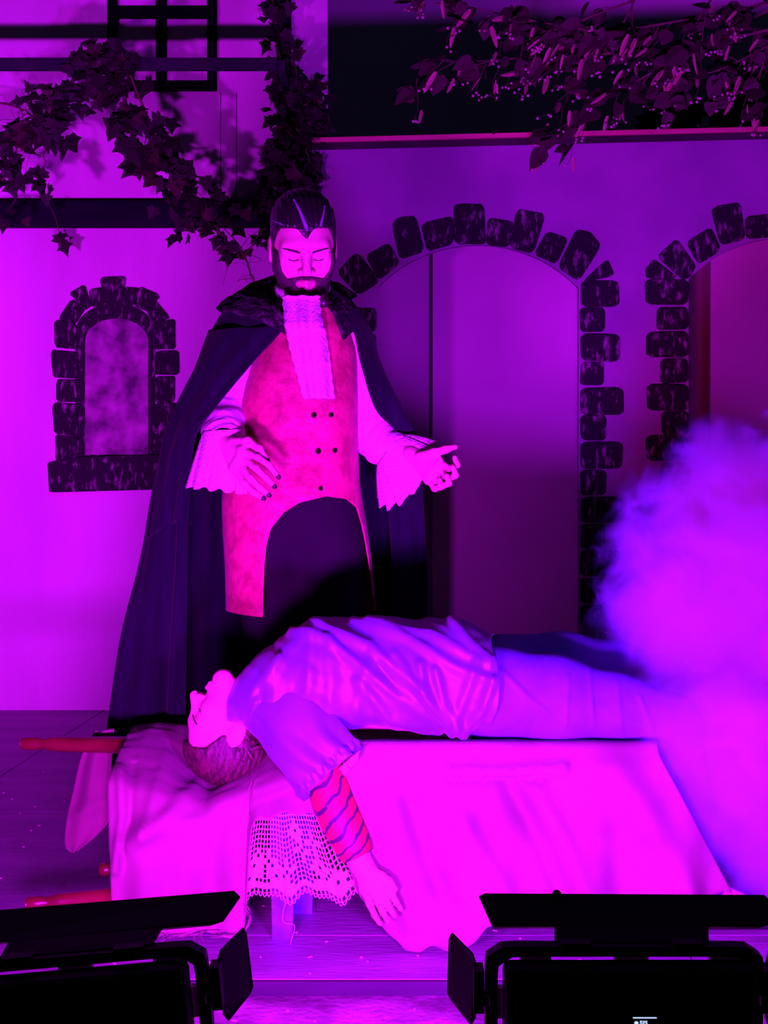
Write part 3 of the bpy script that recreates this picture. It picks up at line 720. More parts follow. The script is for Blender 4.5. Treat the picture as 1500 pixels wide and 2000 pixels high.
# pale chips and crumbs littering the stage floor
VV, QQ = [], []
for k in range(260):
    d = R.uniform(2.75, 5.8) if R.random() < 0.6 else R.uniform(2.8, 3.5); x = R.uniform(-1.6, 1.0) * d / 4.5; zf = 0.0005 if d > 3.222 else -0.0295
    if 3.20 < d < 3.225: continue
    a = R.uniform(0, 6.28); l, w = R.uniform(0.002, 0.006), R.uniform(0.001, 0.003); o = len(VV)
    for (p, q) in ((-l, -w), (l, -w), (l, w), (-l, w)): VV.append((x + p * math.cos(a) - q * math.sin(a), d + p * math.sin(a) + q * math.cos(a), zf))
    for i in range(4): VV.append((VV[o + i][0], VV[o + i][1], zf + 0.0025))
    QQ += [[o + 4, o + 5, o + 6, o + 7], [o, o + 1, o + 5, o + 4], [o + 1, o + 2, o + 6, o + 5], [o + 2, o + 3, o + 7, o + 6], [o + 3, o, o + 4, o + 7]]
tag(obj_np('floor_chips', np.array(VV), QQ, mat('chip_pale', (0.6, 0.5, 0.45), 0.8, 0.2), None, False), 'pale wood chips and crumbs scattered over the stage floor', 'debris', None, 'stuff')
#---PEOPLE---
# ================================================================== PEOPLE
def head_d(x, y, z, ears=True, face=True):
    """head in its own frame: face towards -Y, crown up +Z, origin at the middle of the skull"""
    d = ell_d(x, y - 0.016, z - 0.036, (0.077, 0.098, 0.088))
    d = smin(d, ell_d(x, y + 0.030, z + 0.028, (0.061, 0.066, 0.080)), 0.05)
    ax = np.abs(x)
    d = smin(d, cone_d(ax, y, z, np.array([0.049, 0.006, -0.046]), np.array([0.013, -0.070, -0.098]), 0.019, 0.020), 0.03)
    d = smin(d, cone_d(x, y, z, np.array([-0.008, -0.078, -0.100]), np.array([0.008, -0.078, -0.100]), 0.021, 0.021), 0.02)
    if face:
        d = smin(d, cone_d(ax, y, z, np.array([0.0, -0.086, 0.026]), np.array([0.044, -0.070, 0.020]), 0.012, 0.011), 0.022)
        d = smin(d, ell_d(ax - 0.043, y + 0.064, z + 0.022, (0.024, 0.024, 0.022)), 0.025)
        d = smax(d, -ell_d(ax - 0.031, y + 0.101, z - 0.000, (0.019, 0.017, 0.0115)), 0.014)
        d = smin(d, ell_d(ax - 0.031, y + 0.0785, z - 0.001, (0.0140, 0.0125, 0.0115)), 0.005)
        d = smin(d, cone_d(x, y, z, np.array([0, -0.088, 0.016]), np.array([0, -0.117, -0.030]), 0.0085, 0.0115), 0.014)
        d = smin(d, ell_d(ax - 0.013, y + 0.104, z + 0.035, (0.0088, 0.011, 0.0085)), 0.006)
        d = smax(d, -ell_d(ax - 0.0075, y + 0.112, z + 0.043, (0.004, 0.006, 0.005)), 0.004)
        d = smin(d, cone_d(ax, y, z, np.array([0.0, -0.0985, -0.0615]), np.array([0.020, -0.086, -0.065]), 0.0062, 0.003), 0.007)
        d = smin(d, cone_d(ax, y, z, np.array([0.0, -0.0965, -0.0735]), np.array([0.017, -0.086, -0.070]), 0.0070, 0.003), 0.006)
    if ears:
        d = smin(d, ell_d(ax - 0.080, y - 0.016, z + 0.004, (0.009, 0.021, 0.033)), 0.010)
        d = smax(d, -ell_d(ax - 0.090, y - 0.013, z + 0.002, (0.006, 0.012, 0.020)), 0.006)
    return d
class HeadFrame:
    def __init__(s, o, fwd, up, scale):
        f = np.asarray(fwd, float); f /= np.linalg.norm(f)
        z = np.asarray(up, float); z = z - f * (z @ f); z /= np.linalg.norm(z)
        y = -f; x = np.cross(y, z)
        s.o = np.asarray(o, float); s.M = np.stack([x, y, z], 1); s.k = scale
    def loc(s, X, Y, Z):
        X, Y, Z = X - s.o[0], Y - s.o[1], Z - s.o[2]
        return tuple((s.M[0, i] * X + s.M[1, i] * Y + s.M[2, i] * Z) / s.k for i in range(3))
    def w(s, p): return s.o + s.M @ (np.asarray(p, float) * s.k)
    def add(s, fld, k=0.02):
        m = 0.17 * s.k
        sl, x, y, z = fld.block(s.o - m, s.o + m)
        fld.put(sl, head_d(*s.loc(x, y, z)) * s.k, k)
    def part(s, fn, h, off=0.0):
        """mesh of a head-bound shape; fn gets head-frame coordinates and returns a distance"""
        m = 0.185 * s.k
        fld = Field(s.o - m, s.o + m, h)
        sl, x, y, z = fld.block(s.o - m - 1, s.o + m + 1)
        fld.D = (fn(*s.loc(x, y, z)) * s.k).astype(np.float32)
        return fld.mesh()
    def surf(s, p, out=0.0, **kw):
        """point on the head surface along the direction of p from the skull centre (head frame) -> world"""
        c = np.array([0, 0.0, 0.0]); p = np.asarray(p, float); dr = p / np.linalg.norm(p)
        t = np.linspace(0.03, 0.17, 300); q = dr[None] * t[:, None]
        d = head_d(q[:, 0], q[:, 1], q[:, 2], **kw)
        i = np.nonzero(d < out)[0]; return s.w(q[i[-1]] if len(i) else p)
def hand(fld, wrist, knuckles, chains, thumb, r=0.0088, pr=0.0165):
    for kn in knuckles: fld.cone(wrist, kn, pr * 1.1, pr * 0.75, 0.014)
    for a, b in zip(knuckles[:-1], knuckles[1:]): fld.cone(a, b, pr * 0.72, pr * 0.72, 0.01)
    for c in chains: fld.chain(c, [r * 1.12, r * 1.06, r * 0.95, r * 0.78], 0.004)
    fld.chain(thumb, [r * 1.7, r * 1.35, r * 1.12, r * 0.85], 0.008)

# ------------------------------------------------------------------ standing man in the cape
MD = 4.05
man = empty('person', (P(600, 0, MD).x, MD, 0), 'standing bearded man in black cape, red vest and white ruffled shirt, hands held out', 'person')
H1 = HeadFrame(PN(592, 486, 4.055), (0.13, -0.93, -0.335), (0.02, -0.335, 0.94), 1.06)
BW = lambda px, py, d=MD: PN(px, py, d)
fld = Field(PN(330, 0, 4.05) * [1, 0, 0] + [0, 3.70, -0.005], np.array([PN(910, 0, 3.9)[0] + 0.02, 4.30, 1.82]), 0.0036)
H1.add(fld)
fld.cone(BW(594, 540, 4.085), BW(592, 640, 4.08), 0.056, 0.062, 0.03)
fld.cone(BW(505, 650, 4.10), BW(680, 655, 4.10), 0.055, 0.055, 0.05)
fld.ell(BW(594, 730, 4.08), (0.135, 0.10, 0.16), 0.06); fld.ell(BW(586, 880, 4.07), (0.135, 0.10, 0.15), 0.06); fld.ell(BW(585, 1010, 4.07), (0.15, 0.105, 0.12), 0.05)
for sx_, fx in ((535, 540), (640, 648)):
    kn = BW(sx_ + (fx - sx_) * 0.6, 1370, 4.05); an = np.array([BW(fx, 0)[0], 4.08, 0.09])
    fld.cone(BW(sx_, 1050, 4.07), kn, 0.075, 0.05, 0.03); fld.cone(kn, an, 0.048, 0.034, 0.02)
    fld.cone(an, an + [0, -0.11, -0.055], 0.034, 0.028, 0.02)
# his right arm (picture left) and hand
wa = BW(440, 866, 3.90); ea = BW(436, 800, 4.08)
fld.cone(BW(492, 660, 4.10), ea, 0.046, 0.038, 0.02); fld.cone(ea, wa, 0.036, 0.024, 0.015)
kA = [BW(474, 880, 3.835), BW(472, 893, 3.83), BW(466, 905, 3.832), BW(458, 916, 3.838)]
chA = [[kA[0], BW(503, 893, 3.80), BW(525, 908, 3.785), BW(541, 928, 3.785)], [kA[1], BW(500, 915, 3.79), BW(519, 933, 3.775), BW(533, 947, 3.775)],
       [kA[2], BW(489, 934, 3.79), BW(507, 952, 3.78), BW(522, 964, 3.78)], [kA[3], BW(477, 945, 3.80), BW(494, 961, 3.79), BW(511, 971, 3.79)]]
thA = [BW(456, 864, 3.87), BW(484, 862, 3.84), BW(506, 876, 3.82), BW(521, 897, 3.81)]
hand(fld, wa, kA, chA, thA, 0.0084)
# his left arm and hand
eb = BW(738, 850, 4.12); wb = BW(806, 892, 4.00)
fld.cone(BW(690, 662, 4.10), eb, 0.046, 0.038, 0.02); fld.cone(eb, wb, 0.036, 0.024, 0.015)
kB = [BW(856, 903, 3.93), BW(853, 917, 3.92), BW(846, 928, 3.92), BW(838, 936, 3.925)]
chB = [[kB[0], BW(880, 916, 3.90), BW(893, 908, 3.875), BW(888, 894, 3.865)], [kB[1], BW(876, 936, 3.89), BW(890, 928, 3.865), BW(885, 913, 3.85)],
       [kB[2], BW(864, 949, 3.89), BW(877, 944, 3.865), BW(873, 929, 3.85)], [kB[3], BW(849, 954, 3.90), BW(861, 951, 3.875), BW(859, 938, 3.865)]]
thB = [BW(822, 892, 3.96), BW(848, 884, 3.93), BW(870, 878, 3.92), BW(889, 873, 3.915)]
hand(fld, wb, kB, chB, thB, 0.0084, 0.018)
V, Q = fld.mesh(); obj_np('body', V, Q, M_SKIN, man)
# nails
def nail(tip, prev, parent):
    d = tip - prev; d /= np.linalg.norm(d)
    lathe('fingernail', tip + d * 0.001, tip + d * 0.013, [(0, 0.0062), (0.4, 0.0066), (0.8, 0.0044), (1, 0.0012)], M_NAIL, parent, 8)
for c in chA + [thA]: nail(c[3], c[2], man)
# hair: swept back with a widow's peak
def hair1(x, y, z):
    base = head_d(x, y, z, ears=False, face=False)
    comb = 0.0016 * np.sin(x * 420 + y * 60) + 0.001 * np.sin(x * 800 - z * 90)
    vol = 0.0035 + 0.019 * np.clip((z - 0.045) / 0.09, 0, 1) + comb * 0.7
    line = np.interp(np.clip(y, -0.12, 0.12).ravel(), [-0.12, -0.070, -0.045, -0.030, -0.010, 0.000, 0.034, 0.046, 0.12], [0.070, 0.066, 0.060, 0.020, -0.012, 0.024, 0.030, -0.045, -0.085]).reshape(np.shape(y)) - 0.026 * np.exp(-(x / 0.013) ** 2) * (y < -0.03)
    return smax(base - vol, (line - z) * 0.6, 0.006)
V, Q = H1.part(hair1, 0.003); hr = obj_np('hair', V, Q, M_HAIR, man)
def beard1(x, y, z):
    base = head_d(x, y, z, ears=False)
    ax = np.abs(x)
    # upper border runs from the sideburn down the cheek to the moustache
    line = np.interp(ax.ravel(), [0, 0.012, 0.030, 0.045, 0.058, 0.066, 0.09], [-0.047, -0.047, -0.052, -0.058, -0.040, 0.006, 0.02]).reshape(np.shape(ax))
    side = np.maximum(y + 0.004 + 0.25 * (z + 0.03), -1)
    mouth = ell_d(x, y + 0.1, z + 0.0685, (0.026, 0.06, 0.0140))
    d = smax(base - 0.0055 - 0.016 * np.clip((-0.075 - z) / 0.04, 0, 1), (z - line) * 0.7, 0.006)
    d = smax(d, side, 0.008)
    return smax(d, -mouth, 0.004)
V, Q = H1.part(beard1, 0.003); obj_np('beard', V, Q, M_BEARD, man)
def on_hair(p, out): return H1.surf(p, out, ears=False, face=False)
for a, b, r, w in (((0.004, -0.09, 0.062), (-0.030, -0.045, 0.150), 0.0065, 0), ((0.036, -0.085, 0.072), (0.052, -0.040, 0.120), 0.0045, 0), ((-0.050, -0.062, 0.070), (-0.085, -0.02, 0.082), 0.003, 0)):
    a, b = np.array(a), np.array(b)
    pth = np.array([on_hair(a + (b - a) * t, 0.004 + 0.0185 * min(max(((a + (b - a) * t)[2] - 0.045) / 0.09, 0), 1)) for t in np.linspace(0, 1, 10)])
    tubes('hair_streak', [(pth, np.linspace(r, r * 0.35, 10))], M_STREAK, hr, 6)
for sg in (-1, 1):
    pth = np.array([H1.surf((sg * (0.014 + 0.036 * t), -0.088 + 0.018 * t, 0.010 + 0.010 * t - 0.004 * t * t), 0.001) for t in np.linspace(0, 1, 8)])
    tubes('eyebrow', [(pth, 0.0030 * np.array([0.7, 1.1, 1.1, 1.0, .9, .8, .6, .3]))], M_BEARD, man, 5)
    pth = np.array([H1.surf((sg * (0.018 + 0.026 * t), -0.09, -0.0075 - 0.003 * math.sin(t * math.pi)), 0.0006) for t in np.linspace(0, 1, 8)])
    tubes('eyelash', [(pth, 0.0013)], M_LASH, man, 5)
lipV, lipQ = H1.part(lambda x, y, z: smax(smax(head_d(x, y, z, ears=False) - 0.0012, ell_d(x, y + 0.095, z + 0.0685, (0.0245, 0.05, 0.0138)), 0.002), y + 0.078, 0.002), 0.0025)
obj_np('lips', lipV, lipQ, mat('lips', (0.50, 0.24, 0.22), 0.5, 0.3), man)

# trousers
fld = Field((PN(440, 0, 4.05)[0], 3.88, 0.03), (PN(740, 0, 4.05)[0], 4.26, 1.12), 0.005)
fld.ell(BW(586, 985, 4.07), (0.162, 0.118, 0.13), 0.05)
for sx_, fx in ((535, 540), (640, 648)):
    kn = BW(sx_ + (fx - sx_) * 0.6, 1370, 4.05); an = np.array([BW(fx, 0)[0], 4.08, 0.07])
    fld.cone(BW(sx_, 1055, 4.07), kn, 0.102, 0.072, 0.035); fld.cone(kn, an, 0.072, 0.058, 0.02)
sl, x, y, z = fld.block((-9, 0, -9), (9, 9, 9))
fld.D = np.maximum(fld.D, 0.045 - z + 0 * x).astype(np.float32)
V, Q = fld.mesh(); obj_np('trousers', V, Q, M_TROU, man)
for fx in (540, 648):
    f2 = Field((BW(fx, 0)[0] - 0.09, 3.82, -0.01), (BW(fx, 0)[0] + 0.09, 4.2, 0.15), 0.006)
    c = np.array([BW(fx, 0)[0], 4.08, 0.05]); f2.cone(c + [0, 0.02, 0], c + [0, -0.13, -0.012], 0.046, 0.040, 0.02); f2.cone(c, c + [0, 0, 0.06], 0.045, 0.042, 0.02)
    sl, x, y, z = f2.block((-9, 0, -9), (9, 9, 9)); f2.D = np.maximum(f2.D, 0.002 - z + 0 * x).astype(np.float32)
    V, Q = f2.mesh(); obj_np('shoe', V, Q, M_SHOE, man)
# sleeves
def sleeve(pts, rads, name, m, parent, wr, n=70, seg=56, squash=1.0, thick=0.002, along=False):
    c = spline(np.array(pts), n); r = np.interp(np.linspace(0, 1, n), np.linspace(0, 1, len(rads)), rads)
    T = np.gradient(c, axis=0); T /= np.linalg.norm(T, axis=1)[:, None]
    A = np.cross(T, np.array([0, 1.0, 0])); A /= np.linalg.norm(A, axis=1)[:, None]; B = np.cross(T, A)
    th = np.linspace(0, 2 * math.pi, seg, endpoint=False)[None, :]
    s = np.linspace(0, 1, n)[:, None]
    rr = r[:, None] * (1 + wr * (np.sin(s * 46 + 2.2 * np.sin(th * 2 + 1) + th) * 0.5 + 1.2 * vnoise(s * 16 + 0 * th, np.cos(th) * 2.2 + 8 + s * 3, 21) + 0.8 * vnoise(s * 30 + 0 * th, np.sin(th) * 3 + 9, 22)))
    if along: rr = r[:, None] * (1 + wr * (0.8 * np.sin(th * 7 + 3 * s + 1.5 * np.sin(s * 5 + th)) * (0.25 + 0.75 * s) + 0.9 * vnoise(s * 3 + 0 * th, th * 1.9 + s * 2, 61) + 0.6 * np.exp(-((s - 0.93) / 0.03) ** 2) * np.sin(th * 26)))
    Gs = c[:, None, :] + rr[..., None] * (np.cos(th)[..., None] * A[:, None] + squash * np.sin(th)[..., None] * B[:, None])
    return sheet(name, Gs, m, parent, thick, cv=True)
sleeve([BW(500, 640, 4.10), BW(470, 730, 4.07), BW(446, 800, 4.04), BW(436, 842, 3.95), BW(438, 862, 3.91)], [0.07, 0.066, 0.062, 0.054, 0.042], 'shirt_sleeve', M_SHIRTW, man, 0.06)
sleeve([BW(684, 660, 4.11), BW(704, 740, 4.11), BW(722, 830, 4.11), BW(748, 868, 4.08), BW(782, 880, 4.04)], [0.052, 0.058, 0.066, 0.056, 0.040], 'shirt_sleeve', M_SHIRTW, man, 0.05)
# ruffled cuffs
def cuff(a0, a1, b0, b1, dA, dB, wA, wB, nr, seedv, mv=(0, 0), name='ruffled_cuff'):
    """ring A spans pixel line a0-a1 at depth dA, ring B spans b0-b1 at depth dB; w = half depth"""
    n, seg = 40, 120; th = np.linspace(0, 2 * math.pi, seg, endpoint=False)
    A0, A1, B0, B1 = PN(*a0, dA), PN(*a1, dA), PN(*b0, dB), PN(*b1, dB)
    G = np.zeros((n, seg, 3))
    for i, t in enumerate(np.linspace(0, 1, n)):
        e = t ** 0.75
        c = (A0 + A1) / 2 * (1 - t) + (B0 + B1) / 2 * t
        ha = (A1 - A0) / 2 * (1 - e) + (B1 - B0) / 2 * e
        w = wA + (wB - wA) * e
        ruf = 1 + 0.085 * t * np.sin(th * nr + 1.5 * np.sin(th * 2 + seedv)) + 0.035 * t * np.sin(th * (nr * 2 + 3))
        G[i] = c + (np.cos(th) * ruf)[:, None] * ha + (np.sin(th) * ruf)[:, None] * np.array([-mv[0] * e, w, -mv[1] * e])
        ax = (B0 + B1) / 2 - (A0 + A1) / 2; G[i] += (t ** 4 * 0.03 * np.sin(th * nr + 0.8))[:, None] * ax
    return sheet(name, G, M_JABOT, man, 0.0018, cv=True)
cuff((398, 842), (478, 838), (366, 950), (476, 962), 3.93, 3.90, 0.045, 0.052, 11, 0.4)
cuff((778, 848), (738, 906), (846, 866), (746, 986), 4.06, 3.99, 0.045, 0.060, 12, 1.4, (0.030, -0.028))

# vest
vy = [585, 640, 680, 720, 780, 820, 880, 940, 980, 1040, 1100, 1200]
vl = [548, 524, 504, 486, 468, 457, 448, 437, 434, 436, 440, 443]
vr = [648, 682, 693, 697, 698, 698, 698, 701, 707, 717, 725, 734]
vdp = [0.085, 0.105, 0.115, 0.122, 0.127, 0.128, 0.130, 0.134, 0.138, 0.14, 0.142, 0.145]
nth, nz = 400, 120
th = np.linspace(0, 2 * math.pi, nth, endpoint=False)
G = np.zeros((nth, nz, 3))
arch_x = [434, 521, 523, 527, 536, 560, 590, 640, 678, 698, 710, 720, 728, 736]
arch_y = [1190, 1196, 1100, 1060, 1028, 998, 979, 967, 973, 990, 1030, 1085, 1160, 1175]
for k in range(nth):
    c, s = math.cos(th[k]), math.sin(th[k])
    cc = math.copysign(abs(c) ** 0.85, c); ssn = math.copysign(abs(s) ** 0.85, s)
    # bottom of this column: iterate because the column drifts with height
    yb = 1195.0
    if s < 0.12:
        for _ in range(14):
            xk = (np.interp(yb, vy, vl) + np.interp(yb, vy, vr)) / 2 + cc * (np.interp(yb, vy, vr) - np.interp(yb, vy, vl)) / 2
            yb = 0.5 * yb + 0.5 * np.interp(xk, arch_x, arch_y)
    ys = np.linspace(590, yb, nz)
    L, Rr, D_ = np.interp(ys, vy, vl), np.interp(ys, vy, vr), np.interp(ys, vy, vdp)
    x = (L + Rr) / 2 + cc * (Rr - L) / 2
    w = 0.0022 * np.sin(ys * 0.045 + th[k] * 3) + 0.010 * vnoise(ys * 0.02, ys * 0 + th[k] * 2.2, 31)
    d = 4.065 + ssn * (D_ + w)
    G[k] = np.stack([(x - 750) / F * MD, d, CH + (HZ - ys) / F * MD], 1)
vest = sheet('vest', G, M_VEST, man, 0.004, cu=True)
def vest_front(px, py):
    cx = (np.interp(py, vy, vl) + np.interp(py, vy, vr)) / 2; hw = (np.interp(py, vy, vr) - np.interp(py, vy, vl)) / 2
    q = min(abs(px - cx) / hw, 0.999) ** (1 / 0.85); return 4.065 - math.sqrt(1 - q * q) ** 0.85 * np.interp(py, vy, vdp)
for px, py in ((617, 813), (649, 812), (625, 882), (656, 880), (629, 952)):
    d = vest_front(px, py); c = PN(px * 1.0, py, MD); c[1] = d
    lathe('button', c + [0, 0.003, 0], c + [0, -0.008, 0], [(0, 0.0075), (0.6, 0.0075), (0.9, 0.006), (1, 0.003)], M_BUTTON, vest, 12)
# vest edge trim along the cut-away front (darker seam line of buttons)
# jabot and neck cloth
yj = np.linspace(585, 782, 90); jl_ = np.interp(yj, [588, 640, 680, 735, 782], [556, 562, 570, 584, 598]); jr_ = np.interp(yj, [588, 620, 660, 710, 776], [628, 630, 640, 648, 656])
ju = np.linspace(0, 1, 50)[:, None]
jx = jl_[None] + (jr_ - jl_)[None] * ju
tier = ((yj[None] - 588) / 64.0) % 1.0
jd = 3.945 - 0.012 - 0.012 * tier ** 0.8 - 0.008 * np.sin(ju * 16 + yj[None] * 0.02) * (0.3 + tier) - 0.014 * np.sin(ju * math.pi) + 0.05 * np.clip((640 - yj[None]) / 60, 0, 1) * 0.8
G = np.stack([(jx - 750) / F * MD, jd + 0 * jx, CH + (HZ - yj[None]) / F * MD + 0 * jx], -1)
G[..., 0] += 0.0012 * np.sin(yj[None] * 0.3) * ((ju < 0.1) | (ju > 0.9))
sheet('jabot', G, M_JABOT, man, 0.004)
c0 = BW(590, 590, 4.055); n, seg = 16, 60; th = np.linspace(0, 2 * math.pi, seg, endpoint=False); G = np.zeros((n, seg, 3))
for i, t in enumerate(np.linspace(0, 1, n)):
    rx = 0.067 + 0.010 * t + 0.005 * math.sin(t * 12); G[i] = np.stack([c0[0] + rx * np.cos(th), c0[1] + 0.015 + (rx + 0.012) * np.sin(th), c0[2] + 0.052 - 0.097 * t + 0.030 * np.sin(th) * (1 - 0.3 * t) + 0 * th], 1)
sheet('neck_cloth', G, M_SHIRTW, man, 0.003, cv=True)

# cape: rows from the shoulders to the floor
rows = [  # z row, FL, front-bulge-left, OL, back-left, back, back-right, OR, FR : (px, depth)
    (598, (556, 3.985), (505, 3.995), (446, 4.06), (500, 4.18), (590, 4.22), (660, 4.19), (702, 4.10), (640, 4.00)),
    (645, (554, 3.955), (480, 3.97), (416, 4.05), (470, 4.21), (590, 4.25), (680, 4.22), (728, 4.08), (688, 3.98)),
    (715, (492, 3.94), (430, 3.955), (386, 4.03), (450, 4.22), (590, 4.27), (690, 4.24), (748, 4.06), (706, 3.985)),
    (800, (420, 3.92), (380, 3.945), (348, 4.02), (430, 4.22), (590, 4.28), (700, 4.26), (784, 4.07), (734, 4.01)),
    (860, (380, 3.91), (352, 3.935), (326, 4.02), (420, 4.22), (590, 4.29), (705, 4.27), (806, 4.11), (780, 4.07)),
    (980, (366, 3.93), (333, 3.955), (298, 4.02), (415, 4.23), (590, 4.30), (710, 4.29), (824, 4.21), (760, 4.15)),
    (1100, (366, 3.95), (322, 3.965), (277, 4.02), (410, 4.24), (590, 4.31), (715, 4.30), (826, 4.22), (765, 4.15)),
    (1400, (362, 3.97), (298, 3.975), (226, 4.02), (400, 4.26), (590, 4.33), (720, 4.32), (818, 4.24), (770, 4.15)),
    (1600, (360, 3.97), (298, 3.975), (228, 4.02), (395, 4.28), (590, 4.34), (725, 4.33), (812, 4.25), (770, 4.15))]
def cape_mesh(rows, n, m, grow=0.0, fold=1.0):
    R0 = []
    for r in rows:
        z = CH + (HZ - r[0]) / F * MD
        R0.append(spline([((px - 750) / F * d, d, max(z, 0.015)) for px, d in r[1:]], m))
    R0 = np.array(R0)
    Gc = np.stack([spline(R0[:, j], n) for j in range(m)], 1)
    s = np.linspace(0, 1, m)[None, :]; zz = Gc[..., 2]
    amp = np.clip((1.45 - zz) / 1.3, 0, 1) * fold
    T = np.gradient(Gc, axis=1); N = np.stack([T[..., 1], -T[..., 0], 0 * zz], -1); N /= np.linalg.norm(N, axis=-1)[..., None] + 1e-9
    ph = 60 * s + 2.0 * np.sin(s * 9 + zz)
    disp = amp * (0.016 * np.sin(ph) + 0.008 * np.sin(ph * 1.7 + 1)) + 0.004 * np.sin(s * 30 + zz * 14)
    edge = np.clip(np.minimum(s, 1 - s) * 12, 0, 1)
    Gc += N * (disp * edge + grow)[..., None]
    Gc[..., 2] = np.maximum(Gc[..., 2], 0.012)
    return Gc
Gc = cape_mesh(rows, 110, 150)
cape = sheet('cape', Gc, M_CAPE, man, 0.004)
rows2 = [(r[0],) + tuple((px, d - 0.012) if i < 2 else ((px - 5, d - 0.004) if i == 2 else (px, d + 0.012)) for i, (px, d) in enumerate(r[1:6])) for r in rows[1:6]]
rows2[-1] = (1012,) + rows2[-1][1:]
Gs = cape_mesh(rows2, 60, 80, 0.0, 0.35)
kk = np.linspace(0, 1, 80)[None, :]; Gs[..., 2] += -0.05 * (np.linspace(0, 1, 60)[:, None] ** 3) * np.exp(-((kk - 0.5) / 0.2) ** 2)
sheet('shoulder_cape', Gs, M_CAPE, cape, 0.004)
# collar
inn = spline([PN(560, 618, 3.965), PN(538, 594, 4.00), PN(512, 560, 4.08), PN(590, 520, 4.20), PN(640, 545, 4.16), PN(652, 566, 4.08), PN(634, 592, 3.985)], 90)
out = spline([PN(556, 652, 3.925), PN(500, 622, 3.93), PN(424, 604, 4.02), PN(500, 600, 4.27), PN(640, 600, 4.28), PN(712, 630, 4.10), PN(672, 660, 3.975)], 90)
t = np.linspace(0, 1, 26)[:, None, None]
Gk = inn[None] * (1 - t) + out[None] * t
Gk[..., 2] += 0.014 * np.sin(t[..., 0] * math.pi) + 0.010 * vnoise(np.arange(90)[None, :] * 0.35 + 0 * t[..., 0], t[..., 0] * 9 + 0 * np.arange(90)[None, :], 41)
Gk[..., 1] -= 0.012 * np.sin(t[..., 0] * math.pi) + 0.012 * vnoise(np.arange(90)[None, :] * 0.5 + 0 * t[..., 0], t[..., 0] * 12 + 0 * np.arange(90)[None, :], 42)
co = sheet('cape_collar', Gk, M_COLLAR, cape, 0.008)
f3 = Field(PN(632, 590, 3.98) - 0.05, PN(632, 590, 3.98) + 0.05, 0.003); f3.ell(PN(632, 588, 3.965), (0.014, 0.012, 0.018), 0.0); V, Q = f3.mesh(); obj_np('clasp', V, Q, M_BUTTON, cape)

# ------------------------------------------------------------------ person lying on the bench
lie = empty('person', (P(850, 0, 3.6).x, 3.6, 0.43), 'person lying back in blue satin shirt, head thrown back, red striped arm hanging', 'person')
H2 = HeadFrame(PN(447, 1421, 3.61), (-0.86, -0.12, 0.50), (-0.50, -0.05, -0.86), 0.93)
LW = PN
fld = Field((PN(335, 0, 3.6)[0] - 0.02, 3.30, -0.005), (PN(1430, 0, 3.7)[0], 4.0, 0.80), 0.0038)
H2.add(fld)
fld.cone(LW(466, 1400, 3.61), LW(530, 1352, 3.61), 0.052, 0.062, 0.03)
fld.cone(LW(556, 1362, 3.50), LW(556, 1346, 3.76), 0.055, 0.055, 0.05)
fld.ell(LW(640, 1335, 3.61), (0.17, 0.145, 0.105), 0.06); fld.ell(LW(800, 1345, 3.61), (0.17, 0.135, 0.095), 0.06); fld.ell(LW(950, 1345, 3.62), (0.11, 0.12, 0.085), 0.05)
def leg(pts, rads): fld.chain(pts, rads, 0.03)
kn1, an1 = LW(1315, 1415, 3.54), np.array([LW(1375, 0, 3.56)[0], 3.56, 0.085]); kn2, an2 = LW(1300, 1335, 3.80), np.array([LW(1370, 0, 3.84)[0], 3.84, 0.085])
leg([LW(990, 1360, 3.55), kn1, an1, an1 + [0.13, -0.02, -0.045]], [0.075, 0.05, 0.036, 0.026]); leg([LW(990, 1340, 3.70), kn2, an2, an2 + [0.13, 0, -0.045]], [0.085, 0.05, 0.036, 0.026])
fld.cone(LW(558, 1352, 3.80), LW(640, 1405, 3.90), 0.045, 0.04, 0.02); fld.cone(LW(640, 1405, 3.90), LW(800, 1440, 3.84), 0.036, 0.026, 0.02)
elb = LW(628, 1490, 3.425); wr_ = LW(706, 1688, 3.358)
fld.cone(LW(560, 1385, 3.47), elb, 0.046, 0.042, 0.02)
fld.cone(elb, LW(655, 1575, 3.388), 0.040, 0.042, 0.02); fld.cone(LW(655, 1575, 3.388), wr_, 0.041, 0.025, 0.02)
kL = [LW(713, 1738, 3.345), LW(725, 1734, 3.338), LW(737, 1729, 3.338), LW(748, 1722, 3.343)]
chL = [[kL[0], LW(722, 1766, 3.335), LW(732, 1788, 3.335), LW(742, 1804, 3.34)], [kL[1], LW(738, 1762, 3.327), LW(748, 1783, 3.327), LW(757, 1799, 3.332)],
       [kL[2], LW(752, 1755, 3.327), LW(762, 1775, 3.327), LW(771, 1790, 3.332)], [kL[3], LW(765, 1746, 3.333), LW(774, 1762, 3.333), LW(783, 1776, 3.338)]]
thL = [LW(722, 1700, 3.345), LW(745, 1712, 3.335), LW(760, 1722, 3.33), LW(772, 1736, 3.33)]
hand(fld, wr_, kL, chL, thL, 0.0074, 0.0150)
V, Q = fld.mesh(); obj_np('body', V, Q, M_SKIN2, lie)
def hair2(x, y, z):
    base = head_d(x, y, z, ears=False, face=False)
    line = np.interp(np.clip(y, -0.12, 0.12).ravel(), [-0.12, -0.06, -0.035, -0.015, 0.005, 0.03, 0.12], [0.085, 0.078, 0.06, 0.012, -0.002, -0.035, -0.06]).reshape(np.shape(y))
    vol = 0.006 + 0.014 * np.clip((z - 0.02) / 0.1, 0, 1) + 0.0012 * np.sin(x * 150 + y * 330 - z * 60)
    return smax(base - vol, (line - z) * 0.6, 0.006)
V, Q = H2.part(hair2, 0.003); h2 = obj_np('hair', V, Q, M_HAIR2, lie)
lk = []
